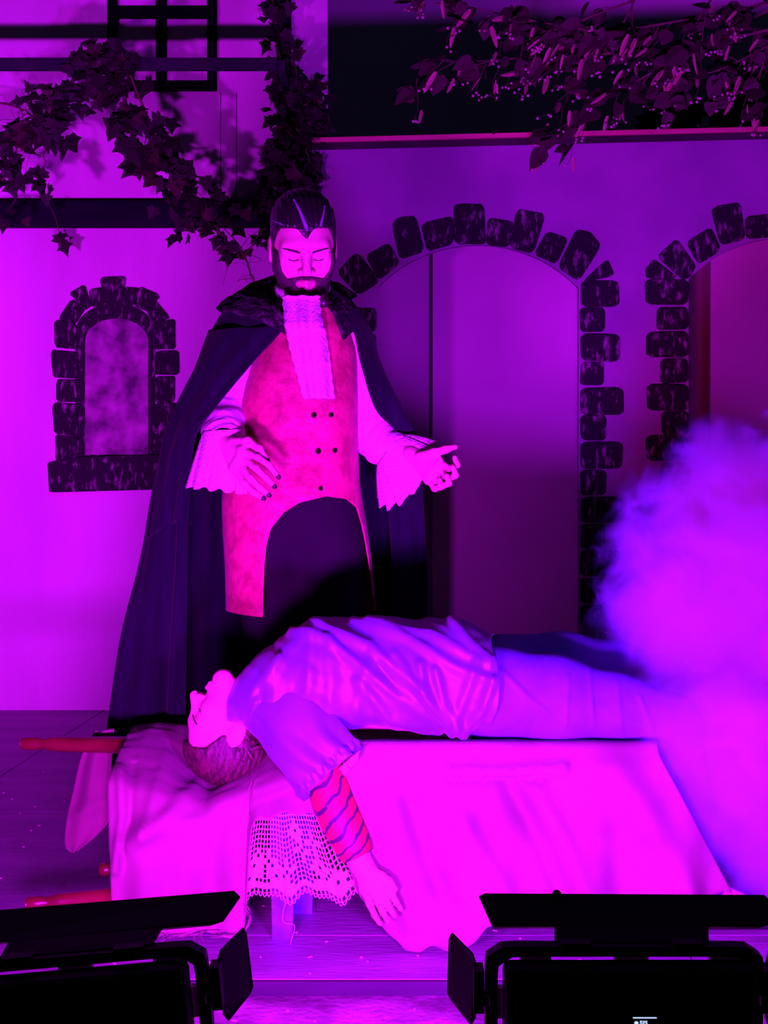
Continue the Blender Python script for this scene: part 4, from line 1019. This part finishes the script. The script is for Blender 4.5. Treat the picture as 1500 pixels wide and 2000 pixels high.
for k in range(16):
    a = H2.w((-0.075 + 0.004 * R.uniform(-1, 1), 0.045 + 0.04 * R.random(), 0.01 + R.uniform(-0.03, 0.05)))
    b = LW(452 + R.uniform(-14, 30), 1440 + R.uniform(-14, 30), 3.545); c = LW(478 + R.uniform(-10, 6), 1446 + R.uniform(-8, 8), 3.545)
    lk.append((spline([a, b, c], 8), np.linspace(0.006, 0.002, 8)))
tubes('hair_locks', lk, M_HAIR2, h2, 5)
for sg in (-1, 1):
    pth = np.array([H2.surf((sg * (0.016 + 0.034 * t), -0.088 + 0.016 * t, 0.012 + 0.008 * t), 0.001) for t in np.linspace(0, 1, 7)])
    tubes('eyebrow', [(pth, 0.0022)], M_HAIR2, lie, 5)
    pth = np.array([H2.surf((sg * (0.018 + 0.026 * t), -0.09, -0.008), 0.0006) for t in np.linspace(0, 1, 7)])
    tubes('eyelash', [(pth, 0.0013)], M_LASH, lie, 5)
# red painted forearm with dark stripes
ax_c = spline([elb, LW(655, 1575, 3.388), LW(684, 1640, 3.365), LW(698, 1672, 3.36)], 60)
n, seg = 60, 40; T = np.gradient(ax_c, axis=0); T /= np.linalg.norm(T, axis=1)[:, None]; A = np.cross(T, [0, 1.0, 0]); A /= np.linalg.norm(A, axis=1)[:, None]; B = np.cross(T, A)
rr = np.interp(np.linspace(0, 1, n), [0, 0.42, 0.8, 1], [0.0445, 0.0465, 0.040, 0.0345]); th = np.linspace(0, 2 * math.pi, seg, endpoint=False)
G = ax_c[:, None] + rr[:, None, None] * (np.cos(th)[None, :, None] * A[:, None] + np.sin(th)[None, :, None] * B[:, None])
M_PAINT = mat('arm_paint_red', (0.50, 0.02, 0.035), 0.6, 0.3)
nt = M_PAINT.node_tree; tc = nt.nodes.new('ShaderNodeTexCoord'); mp = nt.nodes.new('ShaderNodeMapping'); mp.inputs['Rotation'].default_value = (0.0, 0.95, 0.0)
wv = nt.nodes.new('ShaderNodeTexWave'); wv.wave_type = 'BANDS'; wv.bands_direction = 'Z'; wv.inputs['Scale'].default_value = 10.5; wv.inputs['Distortion'].default_value = 6.0; wv.inputs['Detail'].default_value = 2; wv.inputs['Detail Scale'].default_value = 1.3
crp = nt.nodes.new('ShaderNodeValToRGB'); crp.color_ramp.elements[0].position = 0.10; crp.color_ramp.elements[0].color = (0.04, 0.012, 0.05, 1); crp.color_ramp.elements[1].position = 0.30; crp.color_ramp.elements[1].color = (0.42, 0.015, 0.05, 1)
nt.links.new(tc.outputs['Object'], mp.inputs[0]); nt.links.new(mp.outputs[0], wv.inputs['Vector']); nt.links.new(wv.outputs['Fac'], crp.inputs[0]); nt.links.new(crp.outputs[0], nt.nodes['Principled BSDF'].inputs['Base Color'])
sheet('arm_paint', G, M_PAINT, lie, 0.001, cv=True)['label'] = 'red paint with dark stripes on the forearm'
# satin shirt: trunk
sx_t = [449, 470, 500, 545, 610, 700, 800, 900, 945, 966]
sct = [1384, 1368, 1352, 1336, 1320, 1318, 1320, 1324, 1334, 1338]
shh = [34, 52, 70, 88, 112, 112, 111, 112, 100, 99]
shd = [0.065, 0.10, 0.145, 0.175, 0.187, 0.185, 0.182, 0.185, 0.190, 0.194]
NX, NT = 190, 170
xs_ = np.linspace(449, 966, NX)[:, None]; th = np.linspace(0, 2 * math.pi, NT, endpoint=False)[None, :]
cy, hh, hd = (np.interp(xs_, sx_t, q) for q in (sct, shh, shd))
cs, sn = np.cos(th), np.sin(th)
sq = lambda v, e: np.sign(v) * np.abs(v) ** e
flat = np.where(sn < 0, 0.86, 1.0)
hem_skew = np.interp(xs_, [880, 966], [0, 1]) * (8 * np.sin(th * 3 + 1) + 10 * cs * -1)
dS = 3.60 - sq(cs, 0.9) * hd
G = np.stack([((xs_ + hem_skew) - 750) / F * 3.60 + 0 * th, dS, CH + (HZ - (cy - hh * sq(sn, 0.88) * flat)) / F * 3.60], -1)
gx, gy = to_px(G)
near = np.clip((3.68 - G[..., 1]) / 0.1, 0, 1)
sf = [([(570, 1240), (640, 1252), (740, 1330), (860, 1420)], 0.013, 9), ([(610, 1222), (720, 1262), (800, 1330), (900, 1420)], 0.012, 10), ([(690, 1214), (800, 1250), (880, 1300), (960, 1330)], 0.010, 10),
      ([(640, 1262), (648, 1330), (642, 1400)], 0.007, 14), ([(610, 1260), (600, 1350)], 0.007, 14), ([(820, 1300), (830, 1360), (880, 1420)], 0.012, 9), ([(850, 1310), (866, 1370), (905, 1420)], 0.011, 8),
      ([(930, 1300), (900, 1380), (880, 1425)], 0.010, 10), ([(962, 1330), (940, 1390), (905, 1425)], 0.012, 10), ([(720, 1215), (840, 1240), (955, 1300)], 0.008, 9), ([(880, 1212), (920, 1262), (958, 1290)], 0.010, 9),
      ([(520, 1330), (560, 1270), (620, 1230)], 0.008, 12), ([(470, 1400), (500, 1340), (545, 1290)], 0.007, 9), ([(480, 1420), (500, 1370)], 0.009, 7), ([(700, 1330), (760, 1400), (850, 1425)], 0.012, 10),
      ([(740, 1300), (790, 1370), (850, 1412)], -0.008, 8), ([(720, 1300), (690, 1400)], 0.008, 12), ([(770, 1280), (820, 1345)], 0.008, 9)]
disp = ridges(gx, gy, sf) * near * 1.3 + 0.008 * vnoise(gx * 0.022 - gy * 0.012, gy * 0.012 + gx * 0.008, 51) + 0.006 * vnoise((gx * 0.75 - gy) * 0.05, (gx + gy) * 0.010, 53) + 0.0015 * vnoise(gx * 0.09, gy * 0.09, 54)
N = np.stack([0 * cs * dS, -cs + 0 * dS, sn + 0 * dS], -1); N /= np.linalg.norm(N, axis=-1)[..., None]
G += N * disp[..., None]
G[..., 2] = np.maximum(G[..., 2], 0.425)
shirt = sheet('shirt', G, M_SATIN, lie, 0.003, cv=True)
# near sleeve
sleeve([LW(528, 1362, 3.50), LW(566, 1402, 3.455), LW(606, 1456, 3.425), LW(652, 1512, 3.40)], [0.082, 0.083, 0.080, 0.079], 'shirt_sleeve', M_SATIN, lie, 0.115, 90, 120, 0.66, 0.003, True)
sleeve([LW(530, 1345, 3.76), LW(580, 1360, 3.83), LW(640, 1400, 3.90)], [0.075, 0.08, 0.075], 'shirt_sleeve', M_SATIN, lie, 0.06, 50, 60, 0.8, 0.003, True)
# lining edge of the sleeve
e0, e1 = LW(664, 1500, 3.345), LW(704, 1466, 3.345)
f4 = np.linspace(0, 1, 12)[:, None, None]; g4 = np.linspace(0, 1, 8)[None, :, None]
Gl = (LW(662, 1500, 3.352) * (1 - f4) + LW(704, 1464, 3.352) * f4) * (1 - g4) + (LW(672, 1516, 3.36) * (1 - f4) + LW(700, 1484, 3.36) * f4) * g4
Gl[..., 1] -= 0.004 * np.sin(f4[..., 0] * 9)
sheet('sleeve_cuff', Gl, M_LINING, lie, 0.002)
# trousers
fld = Field((PN(900, 0, 3.6)[0], 3.38, 0.06), (PN(1430, 0, 3.7)[0], 3.98, 0.75), 0.005)
fld.ell(LW(955, 1348, 3.61), (0.14, 0.170, 0.112), 0.05)
fld.chain([LW(965, 1352, 3.545), LW(1080, 1368, 3.54), LW(1200, 1384, 3.54), kn1, an1 + [0, 0, 0.03]], [0.104, 0.102, 0.080, 0.064, 0.056], 0.03)
fld.chain([LW(965, 1320, 3.70), LW(1100, 1312, 3.76), LW(1200, 1318, 3.79), kn2, an2 + [0, 0, 0.03]], [0.100, 0.092, 0.078, 0.064, 0.056], 0.03)
V, Q = fld.mesh()
gx, gy = to_px(V); wv_ = ridges(gx, gy, [([(980, 1310), (1040, 1370), (1070, 1395)], 0.006, 6), ([(1150, 1300), (1160, 1420)], 0.004, 4), ([(1205, 1330), (1215, 1440)], 0.004, 5), ([(1110, 1320), (1106, 1420)], 0.004, 4), ([(1250, 1360), (1275, 1430)], 0.005, 5), ([(1030, 1400), (1040, 1440)], 0.005, 5)])
V[:, 1] -= wv_ * (V[:, 1] < 3.56); V[:, 2] = np.where((V[:, 0] < PN(1260, 0, 3.5)[0]), np.maximum(V[:, 2], 0.424), V[:, 2])
obj_np('trousers', V, Q, M_TROU2, lie)
for an in (an1, an2):
    f5 = Field(an - [0.09, 0.08, 0.095], an + [0.24, 0.08, 0.08], 0.006); f5.cone(an + [-0.01, 0, -0.045], an + [0.15, 0, -0.053], 0.042, 0.034, 0.02); f5.cone(an + [0, 0, -0.03], an + [0, 0, 0.02], 0.042, 0.045, 0.02)
    sl, x, y, z = f5.block((-9, 0, -9), (9, 9, 9)); f5.D = np.maximum(f5.D, 0.002 - z + 0 * x).astype(np.float32)
    V, Q = f5.mesh(); obj_np('shoe', V, Q, M_SHOE, lie)
#---PLANTS---
# ================================================================== IVY
def leaf_mesh(name, outline, fold, mats):
    """flat leaf with a raised midrib fold; outline for one half (x >= 0), base at origin, tip along +Y"""
    half = outline; V = [(0, 0, 0), (0, half[-1][1], 0)]; F_ = []
    n = len(half)
    for sg in (1, -1):
        b = len(V)
        for x, y in half[:-1]: V.append((sg * x, y, -fold * x))
        V_m = len(V); V.append((0, half[-1][1] * 0.45, 0.0))
        idx = [0] + list(range(b, b + n - 1)) + [1]
        for k in range(len(idx) - 1):
            f = [V_m, idx[k], idx[k + 1]]; F_.append(f if sg > 0 else f[::-1])
    me = bpy.data.meshes.new(name); me.from_pydata(V, [], F_); me.materials.append(mats); me.validate()
    me.polygons.foreach_set('use_smooth', [True] * len(me.polygons)); return me
ivy_out = [(0.16, -0.10), (0.36, -0.12), (0.30, 0.06), (0.58, 0.14), (0.42, 0.34), (0.26, 0.50), (0.22, 0.66), (0.0, 1.0)]
ivy_out2 = [(0.20, -0.08), (0.34, 0.02), (0.34, 0.16), (0.62, 0.36), (0.34, 0.46), (0.20, 0.62), (0.0, 1.05)]
ivy_m = [leaf_mesh('ivy_leaf_mesh', ivy_out, 0.25, M_IVY), leaf_mesh('ivy_leaf_mesh', ivy_out2, 0.12, M_IVY), leaf_mesh('ivy_leaf_mesh', ivy_out, -0.2, M_IVY2)]
def leaf(me, loc, size, direction, face, parent, name='leaf', roll=0.0):
    y = Vector(direction).normalized(); z = Vector(face); z = (z - y * z.dot(y)).normalized(); x = y.cross(z)
    m = Matrix((x, y, z)).transposed().to_4x4() @ Matrix.Rotation(roll, 4, 'Y') @ Matrix.Scale(size, 4)
    m.translation = Vector(loc) - parent.location
    o = bpy.data.objects.new(name, me); col.objects.link(o); o.parent = parent; o.matrix_basis = m
    return o
def rdir(bias, spread): return Vector((bias[0] + R.gauss(0, spread), bias[1] + R.gauss(0, spread), bias[2] + R.gauss(0, spread)))
def ivy(label, strands, dense, loc, fr=0.24):
    root = empty('ivy_garland', loc, label, 'ivy', 'ivy garlands on the left house front')
    st = []
    for pts, dd in strands:
        c = spline([PN(x, y, d) for x, y, d in pts], 60); c += NR.normal(0, 0.004, c.shape)
        st.append((spline(c[::4], 60), np.linspace(0.006, 0.002, 60)))
        for k in range(5):
            i = R.randrange(5, 55); p = c[i]; q = p + NR.normal(0, 0.05, 3) * [1, 0.3, 1]; r = q + NR.normal(0, 0.05, 3) * [1, 0.3, 1] + [0, 0, -0.04]
            st.append((spline([p, (p + q) / 2 + NR.normal(0, 0.012, 3), q, r], 14), np.linspace(0.0016, 0.0007, 14)))
    tubes('stem', st, M_STEM, root, 5)
    for px, py, d, n, sx, sy, s0, s1 in dense:
        for k in range(n):
            x, y = R.gauss(px, sx), R.gauss(py, sy); dp = d + R.uniform(-0.06, 0.05)
            me = ivy_m[2] if R.random() < fr * 0.5 else ivy_m[R.randrange(2)]
            leaf(me, P(x, y, dp), R.uniform(s0, s1) / 470.0, rdir((0, -0.1, -0.8), 0.75), rdir((0.0, -1, 0.25), 0.45), root)
    return root
A = 6.15
ivy('dark ivy garland sagging from the rail down the left edge of the upper wall',
    [([(-30, 390, A), (20, 330, A), (60, 240, A), (120, 180, A), (190, 110, 6.08), (215, 105, 6.08)], 1), ([(-20, 195, 6.3), (40, 212, 6.3), (90, 245, 6.25)], 0), ([(60, 170, 6.25), (110, 175, 6.2), (150, 190, A)], 0), ([(100, 200, A), (90, 270, A), (84, 350, A)], 0)],
    [(15, 300, A, 18, 14, 25, 22, 40), (40, 345, A, 22, 22, 18, 20, 36), (75, 350, A, 10, 18, 12, 18, 34), (60, 265, A, 22, 20, 20, 24, 42), (100, 225, A, 24, 22, 20, 24, 42), (118, 255, A, 7, 14, 14, 30, 44), (70, 190, A, 8, 14, 8, 20, 32), (130, 190, A, 14, 18, 14, 22, 38),
     (160, 150, 6.12, 24, 24, 22, 22, 40), (192, 115, 6.06, 28, 26, 18, 20, 38), (10, 420, 6.3, 8, 30, 10, 20, 32)], (P(90, 0, A).x, A, P(0, 300, A).z))
ivy('dark ivy garland falling from the lattice window towards the standing man',
    [([(215, 105, 6.08), (240, 120, 6.08), (270, 190, 6.1), (310, 270, A), (350, 330, A), (400, 400, A), (450, 460, A), (500, 520, A)], 1), ([(420, 440, A), (470, 500, A), (500, 470, A), (520, 440, A)], 0), ([(455, 470, A), (485, 520, A), (500, 560, A)], 0)],
    [(225, 105, 6.06, 20, 20, 14, 20, 34), (235, 160, 6.10, 26, 20, 20, 22, 40), (255, 215, 6.14, 14, 14, 18, 22, 38), (280, 240, A, 20, 22, 18, 22, 40), (235, 245, A, 7, 12, 14, 34, 48), (305, 290, A, 26, 22, 22, 22, 40), (262, 310, A, 7, 10, 14, 34, 48),
     (340, 330, A, 22, 24, 20, 22, 38), (360, 375, A, 24, 26, 16, 20, 36), (395, 418, A, 26, 26, 18, 20, 34), (440, 445, A, 12, 20, 14, 20, 34), (460, 490, A, 5, 14, 8, 22, 34), (355, 455, A, 3, 8, 8, 28, 36)], (P(350, 0, A).x, A, P(0, 300, A).z))
ivy('dark ivy climbing the timber post above the standing man',
    [([(530, -20, 6.46), (540, 60, 6.45), (560, 150, 6.44), (585, 220, 6.42), (575, 300, 6.42), (560, 385, 6.42)], 1), ([(585, 150, 6.44), (620, 200, 6.44), (640, 240, 6.44), (600, 270, 6.42)], 0),
     ([(570, 120, 6.44), (590, 200, 6.42), (570, 260, 6.40), (585, 360, 6.40)], 0), ([(560, 180, 6.42), (600, 300, 6.40), (620, 330, 6.40)], 0)],
    [(535, 20, 6.44, 14, 12, 22, 19, 34), (545, 75, 6.44, 15, 14, 16, 19, 34), (555, 130, 6.44, 15, 16, 16, 19, 34), (580, 95, 6.44, 3, 8, 8, 21, 30), (545, 190, 6.43, 14, 12, 16, 19, 36), (570, 215, 6.42, 24, 16, 20, 21, 36), (605, 190, 6.44, 15, 14, 18, 19, 34),
     (625, 235, 6.45, 18, 12, 16, 19, 32), (590, 260, 6.42, 27, 18, 16, 21, 36), (545, 265, 6.42, 18, 14, 18, 21, 36), (530, 300, 6.42, 12, 10, 14, 21, 34), (560, 320, 6.42, 33, 20, 20, 21, 38), (585, 350, 6.42, 24, 14, 16, 21, 36), (610, 315, 6.41, 8, 8, 14, 21, 32), (540, 360, 6.42, 21, 14, 16, 21, 36), (530, 410, 6.44, 12, 10, 14, 19, 32), (505, 460, 6.45, 8, 14, 18, 17, 28)], (P(570, 0, 6.44).x, 6.44, P(0, 380, 6.44).z))
root = empty('ivy_sprig', P(125, 485, 6.5), 'small ivy sprig with two leaves dangling below the dark beam', 'ivy')
tubes('stem', [(spline([PN(93, 395, 6.5), PN(108, 425, 6.5), PN(116, 455, 6.5), PN(126, 490, 6.5)], 20), 0.0016)], M_STEM, root, 5)
leaf(ivy_m[0], P(112, 458, 6.49), 30 / 465, (0.5, -0.1, -0.8), (0.1, -1, 0.1), root); leaf(ivy_m[1], P(122, 472, 6.49), 32 / 465, (0.35, -0.1, -0.9), (-0.3, -1, 0.1), root)

# ================================================================== LINDEN BRANCH
lind_out = [(0.22, -0.06), (0.42, 0.10), (0.46, 0.34), (0.36, 0.62), (0.16, 0.86), (0.0, 1.05)]
bract_out = [(0.07, 0.05), (0.11, 0.3), (0.10, 0.65), (0.05, 0.9), (0.0, 1.0)]
lind_m = [leaf_mesh('linden_leaf_mesh', lind_out, 0.3, M_LIND), leaf_mesh('linden_leaf_mesh', [(x * 0.75, y) for x, y in lind_out], -0.3, M_LIND)]
bract_m = leaf_mesh('linden_bract_mesh', bract_out, 0.5, M_BRACT)
BD = 5.6
tree = empty('tree_branch', P(1500, 120, BD), 'leafy linden branch with hanging pale fruits reaching in from the upper right', 'tree branch')
limbs = [[(1640, -60, 5.6), (1480, 10, 5.6), (1330, 40, 5.55), (1180, 60, 5.5), (1040, 40, 5.5), (920, 15, 5.5), (850, 5, 5.5)],
         [(1640, 20, 5.6), (1450, 70, 5.6), (1300, 95, 5.6), (1180, 105, 5.6), (1050, 110, 5.6), (930, 120, 5.6), (815, 112, 5.6)],
         [(1500, 20, 5.7), (1330, 110, 5.7), (1240, 160, 5.7), (1170, 195, 5.8), (1110, 240, 5.9), (1050, 275, 6.0)],
         [(1560, 60, 5.6), (1480, 100, 5.6), (1420, 130, 5.6), (1360, 150, 5.6), (1320, 160, 5.6)],
         [(1250, -40, 5.5), (1220, 40, 5.5), (1150, 110, 5.55), (1110, 160, 5.6)], [(1240, 0, 5.5), (1080, 60, 5.5), (1000, 90, 5.55)],
         [(1540, -30, 5.6), (1500, 90, 5.6), (1480, 150, 5.6), (1430, 190, 5.6)], [(1400, -20, 5.5), (1350, 60, 5.5), (1290, 150, 5.6)]]
tw = []
berries = []
nl = 0
def add_leaf(p, size, dr, fc, m=None, nm='leaf'):
    leaf(m or lind_m[R.randrange(2)], p, size, dr, fc, tree, nm)
for li, L in enumerate(limbs):
    c = spline([PN(*q) for q in L], 80)
    tw.append((c, np.linspace(0.007 if li < 2 else 0.005, 0.0018, 80)))
    n_side = (20, 20, 12, 9, 8, 8, 8, 8)[li]
    for k in range(n_side):
        i = int(8 + 70 * (k + R.random()) / n_side); i = min(i, 78); p = c[i]
        tdir = c[min(i + 1, 79)] - c[i - 1]; tdir /= np.linalg.norm(tdir)
        q = p + tdir * R.uniform(0.04, 0.12) + NR.normal(0, 0.04, 3) + [0, 0, -R.uniform(0.0, 0.07)]
        tw.append((spline([p, (p + q) / 2 + NR.normal(0, 0.01, 3), q], 8), np.linspace(0.002, 0.001, 8)))
        for s in range(3 if li < 4 else 2):
            b = p + (q - p) * R.random() + NR.normal(0, 0.018, 3)
            add_leaf(Vector(b), R.uniform(0.055, 0.10), rdir((-0.7, -0.15, -0.45), 0.45), rdir((0.0, -0.7, 0.7), 0.5))
        if R.random() < 0.85:
            hb = q; dn = rdir((-0.25, -0.1, -0.9), 0.22).normalized()
            for s in range(R.choice((1, 1, 2))):
                add_leaf(Vector(hb + NR.normal(0, 0.02, 3)), R.uniform(0.055, 0.09), (dn + rdir((0, 0, 0), 0.25)), rdir((0.2, -1, 0), 0.5), bract_m, 'bract')
            e = hb + np.array(dn) * R.uniform(0.045, 0.075); tw.append((np.array([hb, (hb + e) / 2 + NR.normal(0, 0.004, 3), e]), 0.0009))
            for s in range(R.choice((2, 3, 4, 4))):
                f = e + NR.normal(0, 0.016, 3) * [1, 1, 0.4] - [0, 0, 0.012]; tw.append((np.array([e, f]), 0.0006)); berries.append(f)
tubes('twigs', tw, M_TWIG, tree, 5)
# fruits: too small to pick apart, one part
oct_v = np.array([(1, 0, 0), (-1, 0, 0), (0, 1, 0), (0, -1, 0), (0, 0, 1), (0, 0, -1), (.6, .6, .6), (-.6, .6, .6), (.6, -.6, .6), (-.6, -.6, .6), (.6, .6, -.6), (-.6, .6, -.6), (.6, -.6, -.6), (-.6, -.6, -.6)])
bmx = bmesh.new(); bmesh.ops.create_icosphere(bmx, subdivisions=1, radius=1); bv = np.array([v.co[:] for v in bmx.verts]); bmx.verts.index_update(); bf = [[v.index for v in f.verts] for f in bmx.faces]; bmx.free()
VV = np.vstack([b + bv * R.uniform(0.0048, 0.0066) for b in berries]); QQ = [[k + i * len(bv) for k in f] for i in range(len(berries)) for f in bf]
tag(obj_np('fruits', VV, QQ, M_BERRY, tree), kind='stuff')
# fallen leaves lying along the top edge of the right wall
lit = empty('leaf_litter', P(900, 262, 6.46), 'dry fallen leaves scattered along the top edge of the right wall', 'leaves')
for k in range(70):
    px = R.uniform(610, 1500); py = 291 - (px - 600) * 0.0245 - 19 + R.uniform(-2, 1)
    leaf(lind_m[0], P(px, py - 2, 6.44 + R.uniform(-0.015, 0.03)), R.uniform(0.015, 0.035), rdir((R.choice((-1, 1)), 0, 0.15), 0.3), rdir((0, -0.4, 1), 0.4), lit)
# dark shrubs behind the right wall
def shrub(px, py, d, rx, rz, n, label):
    root = empty('shrub', P(px, py, d).to_3d(), label, 'shrub'); root.location.z = 0
    c = P(px, py, d)
    tubes('trunk', [(np.array([[c.x, d, 0], [c.x + 0.02, d, c.z * 0.6], [c.x, d, c.z]]), 0.03)], M_SHRUB, root, 6)
    VV, QQ = [], []
    for k in range(n):
        a, b = R.uniform(0, 6.28), math.acos(R.uniform(-1, 1)); r = R.random() ** 0.4
        p = Vector((c.x + rx * r * math.cos(a) * math.sin(b), d + 0.4 * r * math.sin(a) * math.sin(b), c.z + rz * r * math.cos(b)))
        u_, v_ = rdir((0, 0, 0), 1).normalized() * 0.06, rdir((0, 0, 0), 1).normalized() * 0.035
        o = len(VV); VV += [p - u_, p + v_, p + u_, p - v_]; QQ.append([o, o + 1, o + 2, o + 3])
    tag(obj_np('foliage', np.array([v[:] for v in VV]), QQ, M_SHRUB, root, False), kind='stuff')
shrub(1310, 235, 8.3, 0.15, 0.10, 400, 'low black shrub behind the middle of the right wall')
shrub(1500, 200, 8.3, 0.32, 0.26, 900, 'tall black shrub behind the right end of the wall')

# ================================================================== SMOKE
blobs = [(1480, 1250, 3.85, 0.40), (1400, 1330, 3.75, 0.26), (1330, 1050, 3.95, 0.18), (1430, 1000, 4.0, 0.22), (1560, 1040, 4.0, 0.28), (1290, 1180, 3.92, 0.13),
         (1370, 1500, 3.62, 0.20), (1480, 1520, 3.6, 0.30), (1265, 1060, 3.98, 0.09), (1270, 950, 4.0, 0.06), (1620, 1300, 3.8, 0.40), (1250, 1300, 3.86, 0.10), (1560, 1600, 3.7, 0.26), (1460, 920, 4.05, 0.12), (1352, 1425, 3.42, 0.13), (1450, 1450, 3.40, 0.2), (1245, 1130, 3.96, 0.07), (1240, 1240, 3.9, 0.07)]
sm = Field((0.45, 3.0, 0.02), (1.75, 4.6, 1.40), 0.03)
bw = []
for px, py, d, r in blobs:
    c = PN(px, py, d); bw.append((c, r)); sm.ell(c, (r + 0.05,) * 3, 0.06)
V, Q = sm.mesh()
V[:, 2] = np.maximum(V[:, 2], 0.01)
smo = obj_np('smoke_cloud', V, Q, None)
tag(smo, 'thick violet smoke cloud billowing beside the bench at the right', 'smoke', None, 'stuff')
ms = bpy.data.materials.new('smoke_volume'); ms.use_nodes = True; nt = ms.node_tree; nt.nodes.clear()
out = nt.nodes.new('ShaderNodeOutputMaterial'); vol = nt.nodes.new('ShaderNodeVolumeScatter'); vol.inputs['Color'].default_value = (0.30, 0.55, 1.0, 1); vol.inputs['Anisotropy'].default_value = 0.0
nt.links.new(vol.outputs[0], out.inputs['Volume'])
geo = nt.nodes.new('ShaderNodeNewGeometry')
nz_ = nt.nodes.new('ShaderNodeTexNoise'); nz_.inputs['Scale'].default_value = 7.5; nz_.inputs['Detail'].default_value = 5.0; nz_.inputs['Roughness'].default_value = 0.6; nz_.inputs['Distortion'].default_value = 0.6
nt.links.new(geo.outputs['Position'], nz_.inputs['Vector'])
acc = None
for c, r in bw:
    dn = nt.nodes.new('ShaderNodeVectorMath'); dn.operation = 'DISTANCE'; dn.inputs[1].default_value = tuple(c); nt.links.new(geo.outputs['Position'], dn.inputs[0])
    sb = nt.nodes.new('ShaderNodeMath'); sb.operation = 'SUBTRACT'; sb.inputs[0].default_value = r; nt.links.new(dn.outputs['Value'], sb.inputs[1])
    if acc is None: acc = sb
    else:
        mx = nt.nodes.new('ShaderNodeMath'); mx.operation = 'SMOOTH_MAX'; mx.inputs[2].default_value = 0.06
        nt.links.new(acc.outputs[0], mx.inputs[0]); nt.links.new(sb.outputs[0], mx.inputs[1]); acc = mx
nm = nt.nodes.new('ShaderNodeMath'); nm.operation = 'MULTIPLY_ADD'; nm.inputs[1].default_value = 0.34; nm.inputs[2].default_value = -0.18
nt.links.new(nz_.outputs['Fac'], nm.inputs[0])
ad = nt.nodes.new('ShaderNodeMath'); ad.operation = 'ADD'; nt.links.new(acc.outputs[0], ad.inputs[0]); nt.links.new(nm.outputs[0], ad.inputs[1])
mr = nt.nodes.new('ShaderNodeMapRange'); mr.interpolation_type = 'SMOOTHSTEP'
mr.inputs['From Min'].default_value = -0.02; mr.inputs['From Max'].default_value = 0.10; mr.inputs['To Min'].default_value = 0.0; mr.inputs['To Max'].default_value = 13.0
nt.links.new(ad.outputs[0], mr.inputs['Value']); nt.links.new(mr.outputs[0], vol.inputs['Density'])
smo.data.materials.append(ms)
